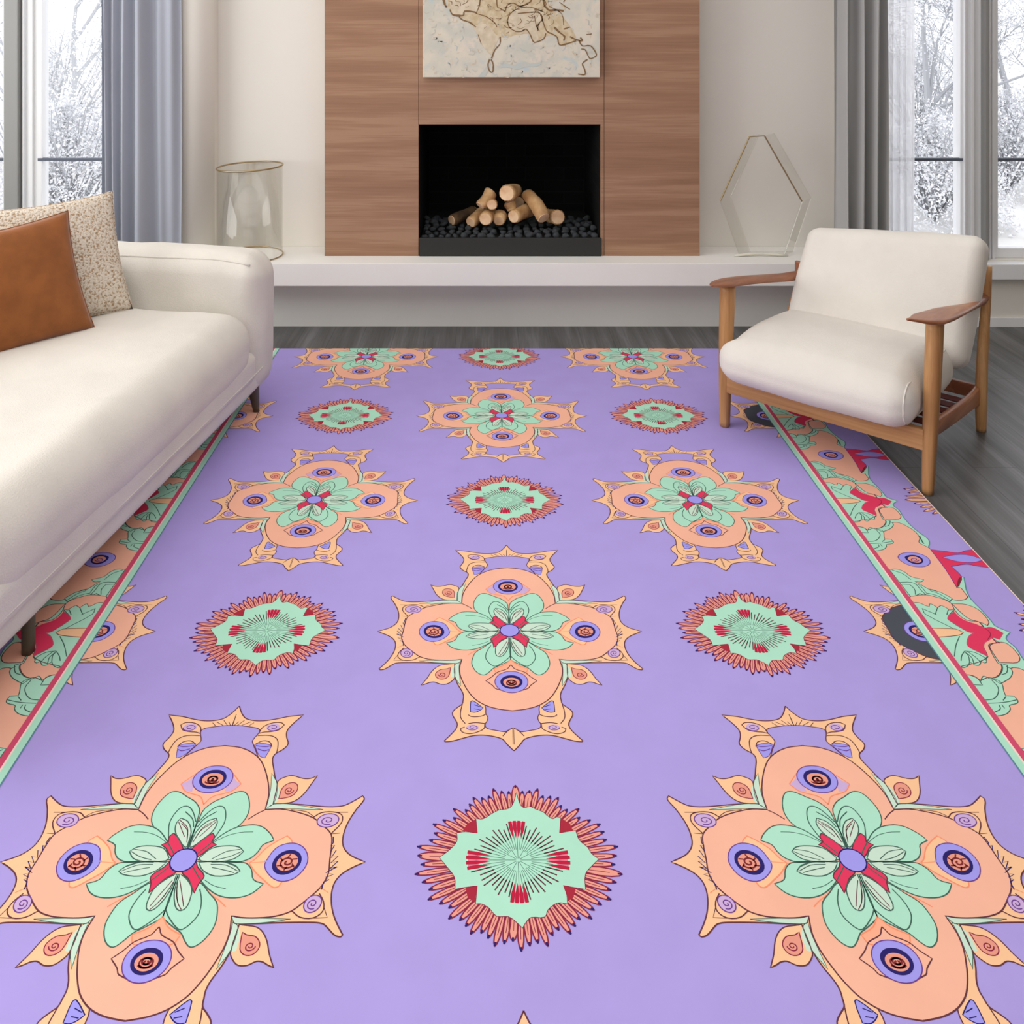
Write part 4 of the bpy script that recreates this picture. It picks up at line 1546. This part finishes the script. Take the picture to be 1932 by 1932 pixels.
for k in range(48):
    a = 2 * PI * k / 48
    r = burst_R(a)
    ax = min(abs(math.cos(a)), abs(math.sin(a)))
    q = (math.cos(a), math.sin(a))
    bu.stroke([(q[0] * r * (.02 if k % 4 == 0 else .13), q[1] * r * (.02 if k % 4 == 0 else .13)), (q[0] * r * .34, q[1] * r * .34)], 'green', 3.0, .0009, raw=True, sm=False)
    if ax > .2:
        e_ = .42 + .06 * ((k * 7) % 3) / 2
        bu.stroke([(q[0] * r * .27, q[1] * r * .27), (q[0] * r * e_, q[1] * r * e_)], 'line', 3.0, .0024, raw=True, sm=False)
for k in range(4):
    fan = []
    for rr, sp in ((.29, .02), (.36, .09), (.46, .19), (.50, .20)):
        fan.append((rr, sp))
    fan = [(r_, -s_) for r_, s_ in fan] + [(r_, s_) for r_, s_ in reversed(fan)]
    bu.fill([(burst_R(PI / 2 * k + s_) * r_ * math.cos(PI / 2 * k + s_), burst_R(PI / 2 * k + s_) * r_ * math.sin(PI / 2 * k + s_)) for r_, s_ in fan], 'rosy', 3.1, raw=True, sm=False)
    for off in (-.17, -.057, .057, .17):
        a = PI / 2 * k + off
        r = burst_R(a)
        q, pn = (math.cos(a), math.sin(a)), (-math.sin(a), math.cos(a))
        wd_ = .0030
        bu.fill([(q[0] * r * .27, q[1] * r * .27), (q[0] * r * .40 + pn[0] * wd_, q[1] * r * .40 + pn[1] * wd_), (q[0] * r * .50 + pn[0] * wd_ * .9, q[1] * r * .50 + pn[1] * wd_ * .9),
                 (q[0] * r * .50 - pn[0] * wd_ * .9, q[1] * r * .50 - pn[1] * wd_ * .9), (q[0] * r * .40 - pn[0] * wd_, q[1] * r * .40 - pn[1] * wd_)], 'crimson', 3.2, 'maroon', .0008, raw=True, sm=False)
hb = Motif(0, 0, 1, 0, 0, False)
petals(hb, 'orange', 48, .35)

# border tile (one repeat), origin at the eye, on the right-hand side
SD = (1600, 880, 332 / 1932)
SE = (1672, 1120, 260 / 1932)
c2_ = G(1600 + 727 * SD[2], 880 + 1025 * SD[2])
bo = Motif(*SD, 0, c2_[1], False)
STX = .7365 * 1.5


def toD(L_):     # points of the second close-up, one repeat nearer, moved into this repeat
    bo.frame(*SE)
    r = bo.cv(L_)
    bo.frame(*SD)
    return [(x, y + PIT) for x, y in r]


# the outline of one repeat, from its far end to its near end
far = bo.cv([(225, 90)])[0]
near = (far[0], far[1] - PIT)
edge = [(225, 90), (250, 150), (330, 230), (400, 310), (422, 337), (540, 380), (495, 425), (560, 480), (610, 560), (700, 660), (800, 740), (880, 800), (895, 850), (885, 890), (905, 912),
        (1195, 1290), (1240, 1215), (1272, 1215), (1290, 1260)]
ed = bo.cv(edge)
ed[-1] = near
sil = fsmooth(ed, False)
bo.items.append((sil + [(STX, near[1]), (STX, far[1])], 'mint', 1))
for q in ribbon(sil, .0030):
    bo.items.append((q, 'teal', 1.6))
# big peach body with the eye
bo.fill(bo.cv([(490, 620), (560, 620), (650, 660), (740, 720), (788, 790), (782, 840), (880, 890), (930, 940), (1070, 1115), (1195, 1290), (1190, 1330), (1240, 1335), (1290, 1400), (1312, 1437), (1270, 1466),
               (1160, 1466), (1040, 1400), (900, 1350)]) + [(STX, G(1600 + 640 * SD[2], 880 + 1370 * SD[2])[1] - c2_[1]), (STX, G(1600 + 200 * SD[2], 880 + 800 * SD[2])[1] - c2_[1])] + bo.cv([(380, 720), (460, 670)]), 'peach', 2, 'line', raw=True)
bo.stroke([(785, 765), (800, 800), (830, 850)], 'green', 2.8, .0040)
bo.fill(bo.cv([(80, 185), (200, 190), (290, 220), (340, 260), (372, 310), (355, 335), (300, 312), (210, 290), (150, 250)]), 'peach', 2, 'line', raw=True)
bo.fill(bo.cv([(345, 470), (400, 450), (480, 450), (540, 490), (582, 550), (550, 582), (440, 582), (400, 582), (350, 500)]), 'peach', 2, 'line', raw=True)
# peach pools beside the main leaf
bo.fill(toD([(330, 50), (400, 30), (560, 20), (700, 50), (800, 80), (900, 130), (930, 170), (960, 230), (1040, 320), (1150, 380), (1300, 400), (1370, 470), (1250, 440), (1080, 375), (960, 270),
             (940, 240), (870, 240), (780, 200), (600, 220), (460, 160), (370, 140)]), 'peach', 2.2, 'line', raw=True)
bo.fill(toD([(1040, 1040), (1150, 1000), (1300, 960), (1420, 880), (1370, 760), (1380, 690), (1470, 620), (1590, 690), (1450, 710), (1440, 750), (1560, 970), (1610, 1000), (1620, 1060), (1580, 1140), (1500, 1185),
             (1420, 1180), (1330, 1220), (1270, 1185), (1190, 1150), (1115, 1140)]), 'peach', 2.4, 'line', raw=True)
# mint figures
bo.fill(toD([(372, 130), (460, 130), (540, 165), (600, 185), (610, 145), (650, 155), (720, 200), (770, 165), (860, 210), (880, 232), (950, 228), (860, 350), (930, 410), (1060, 490), (1170, 540), (1240, 550),
             (1170, 590), (1140, 650), (1150, 740), (1250, 800), (1430, 885), (1400, 930), (1412, 960), (1380, 975), (1330, 950), (1310, 1000), (1270, 1010), (1220, 990), (1170, 960), (1150, 1010),
             (1090, 1040), (1040, 1040)]), 'mint', 2.8, 'green', raw=True)
bo.fill(toD([(1115, 1140), (1190, 1145), (1270, 1180), (1320, 1240), (1350, 1170), (1380, 1160), (1450, 1195), (1560, 1215), (1620, 1260), (1650, 1370), (1672, 1432), (1790, 1440), (1845, 1500), (1835, 1540),
             (1730, 1570), (1742, 1620), (1700, 1680), (1620, 1710), (1540, 1720)]), 'mint', 2.8, 'green', raw=True)
bo.fill(toD([(1610, 985), (1700, 1005), (1690, 1030), (1740, 1050), (1772, 1100), (1740, 1180), (1650, 1240), (1600, 1265), (1480, 1190), (1560, 1170), (1620, 1100), (1632, 1030)]), 'mint', 3.0, 'green', raw=True)
bo.fill([(455, 1135), (540, 1130), (620, 1160), (690, 1210), (832, 1245), (800, 1270), (730, 1262), (800, 1300), (850, 1330), (900, 1355), (1020, 1385), (1142, 1450), (1120, 1490), (1000, 1430), (880, 1395),
         (830, 1412), (790, 1395), (740, 1422), (685, 1428)], 'mint', 2.8, 'green')
for a in ([(560, 1275), (700, 1275), (760, 1310), (800, 1360), (850, 1405)], [(590, 1295), (680, 1300), (730, 1350), (740, 1410)], [(480, 1140), (600, 1180), (690, 1245)], [(740, 1290), (790, 1310), (860, 1390)],
          [(900, 1365), (1000, 1400), (1130, 1480)]):
    bo.stroke(a, 'green', 3.6, .0022)
for a in ([(500, 210), (560, 235), (710, 300)], [(510, 215), (550, 290), (940, 490)], [(720, 200), (690, 290)], [(870, 230), (850, 300)], [(1030, 600), (980, 720), (955, 885)], [(1100, 810), (1060, 870), (1050, 945)],
          [(1100, 820), (1150, 870), (1170, 960)], [(1120, 830), (1200, 900), (1230, 985)], [(1140, 815), (1250, 890), (1310, 950)], [(1100, 808), (1250, 830), (1400, 910)], [(1480, 1215), (1570, 1320), (1560, 1420), (1500, 1480), (1390, 1495)],
          [(1230, 1280), (1350, 1285), (1290, 1200)], [(1430, 1540), (1640, 1530), (1840, 1490)], [(1640, 1500), (1680, 1445)], [(1580, 1560), (1600, 1620), (1520, 1665)], [(1620, 1560), (1660, 1610)],
          [(1620, 1140), (1690, 1110), (1700, 1020)]):
    bo.stroke(toD(a), 'green', 3.6, .0022, raw=True)
bo.fill(toD([(620, 485), (950, 495), (1030, 520), (1082, 550), (1040, 580), (900, 600), (720, 614)]), 'orange', 3.4, 'line', raw=True)
bo.fill(toD([(862, 350), (950, 258), (1040, 345), (1150, 398), (1260, 432), (1370, 480), (1480, 475), (1640, 555), (1585, 645), (1500, 620), (1440, 655), (1372, 700), (1370, 770), (1425, 882), (1300, 820), (1152, 745),
             (1135, 670), (1165, 600), (1245, 550), (1150, 540), (1000, 450)]), 'red', 3.4, 'rose', raw=True)
bo.stroke(toD([(1300, 400), (1370, 475), (1450, 540), (1460, 590), (1420, 650)]), 'maroon', 4.0, .0018, raw=True)
bo.stroke(toD([(1490, 625), (1540, 680), (1590, 695)]), 'maroon', 4.0, .0030, raw=True)
# eye
bo.fill([(550, 990), (590, 958), (680, 945), (790, 962), (870, 1000), (902, 1050), (880, 1085), (810, 1105), (700, 1095), (610, 1060), (562, 1022)], 'blue', 3.4, 'violet', .0022)
bo.fill([(622, 1000), (660, 978), (730, 975), (800, 1000), (826, 1040), (800, 1070), (740, 1075), (670, 1050)], 'navy', 4.2)
bo.fill([(655, 1008), (690, 990), (740, 992), (790, 1015), (805, 1045), (770, 1060), (715, 1052), (670, 1030)], 'inner', 5)
bo.swirl(730, 1026, 50, 24, 'violet', 5.7, .0026, 1.6)
# red rays reaching the rug's edge
bo.fill([(905, 914), (1080, 935), (1210, 950), (1300, 925), (1400, 912), (1560, 1000), (1700, 1100), (1560, 1112), (1420, 1095), (1300, 1075), (1135, 1100), (1245, 1210), (1215, 1300), (1188, 1320), (1070, 1130), (930, 945)], 'red', 2.6, 'violet', .0022)
bo.fill([(1038, 1000), (1150, 975), (1280, 970), (1400, 995), (1482, 1030), (1370, 1057), (1200, 1045)], 'blue', 3.2, 'violet', .0022)
bo.fill([(1195, 1300), (1215, 1230), (1240, 1215), (1225, 1310), (1190, 1335)], 'brown', 3.4)

rv_, rf_, rm_ = [], [], []
DZ = .00016
LIM = (RX_L, RX_R, RY_N, RY_F)


def put(items, dx, dy, flip=False, lim=LIM, swap=None):
    for P_, mn, ly in items:
        Q = [((-(x + dx) + 2 * XC) if flip else (x + dx), y + dy) for x, y in P_]
        Q = clip(Q, *lim)
        if len(Q) < 3:
            continue
        ar = sum(Q[i - 1][0] * Q[i][1] - Q[i][0] * Q[i - 1][1] for i in range(len(Q)))
        if abs(ar) < 1e-9:
            continue
        if ar < 0:
            Q = Q[::-1]
        k = len(rv_)
        z = RZ + ly * DZ * 0.5 + DZ
        rv_.extend((x, y, z) for x, y in Q)
        rf_.append(tuple(range(k, k + len(Q))))
        rm_.append(RN.index((swap or {}).get((mn, ly), mn)))


def slab():
    k = len(rv_)
    for z in (0.0005, RZ):
        rv_.extend([(RX_L, RY_N, z), (RX_R, RY_N, z), (RX_R, RY_F, z), (RX_L, RY_F, z)])
    for f in ((0, 3, 2, 1), (4, 5, 6, 7), (0, 1, 5, 4), (1, 2, 6, 5), (2, 3, 7, 6), (3, 0, 4, 7)):
        rf_.append(tuple(k + i for i in f))
        rm_.append(RN.index('lav'))


slab()
Y0 = 1.5845
BX = .7127 * 1.5
inner = (2 * XC - BX, BX, RY_N, RY_F)
for j in range(-2, 5):
    for i in range(-2, 3):
        x, y = XC + i * .6, Y0 + j * PIT
        if (i + j) % 2:
            put(fl.items, x, y, lim=inner, swap={('peach', 3): 'grey'} if i == 2 else None)
        elif abs(i) < 2:
            put(bu.items, x, y, lim=inner)
fine = (-9, RX_R, RY_N, RY_F)
for side in (False, True):
    for j in range(-4, 5):
        put(bo.items, 0, c2_[1] + j * PIT, side, lim=LIM)
        put(hb.items, 1.503, Y0 + j * PIT, side, lim=LIM)
    st = [(.7120, .7142, 'teal'), (.7142, .7245, 'mint'), (.7245, .7275, 'cream'), (.7275, .7365, 'rose'), (.9225, .9247, 'cream')]
    for a, b_, mn in st:
        put([([(a * 1.5, RY_N), (b_ * 1.5, RY_N), (b_ * 1.5, RY_F), (a * 1.5, RY_F)], mn, 9.4)], 0, 0, side, lim=LIM)
o = mesh('area_rug', rv_, rf_, [RUG[k] for k in RN])
o.data.polygons.foreach_set('material_index', rm_)
o.data.update()
tag(o, 'large lavender rug with peach flower medallions, mint bursts and patterned borders', 'rug')
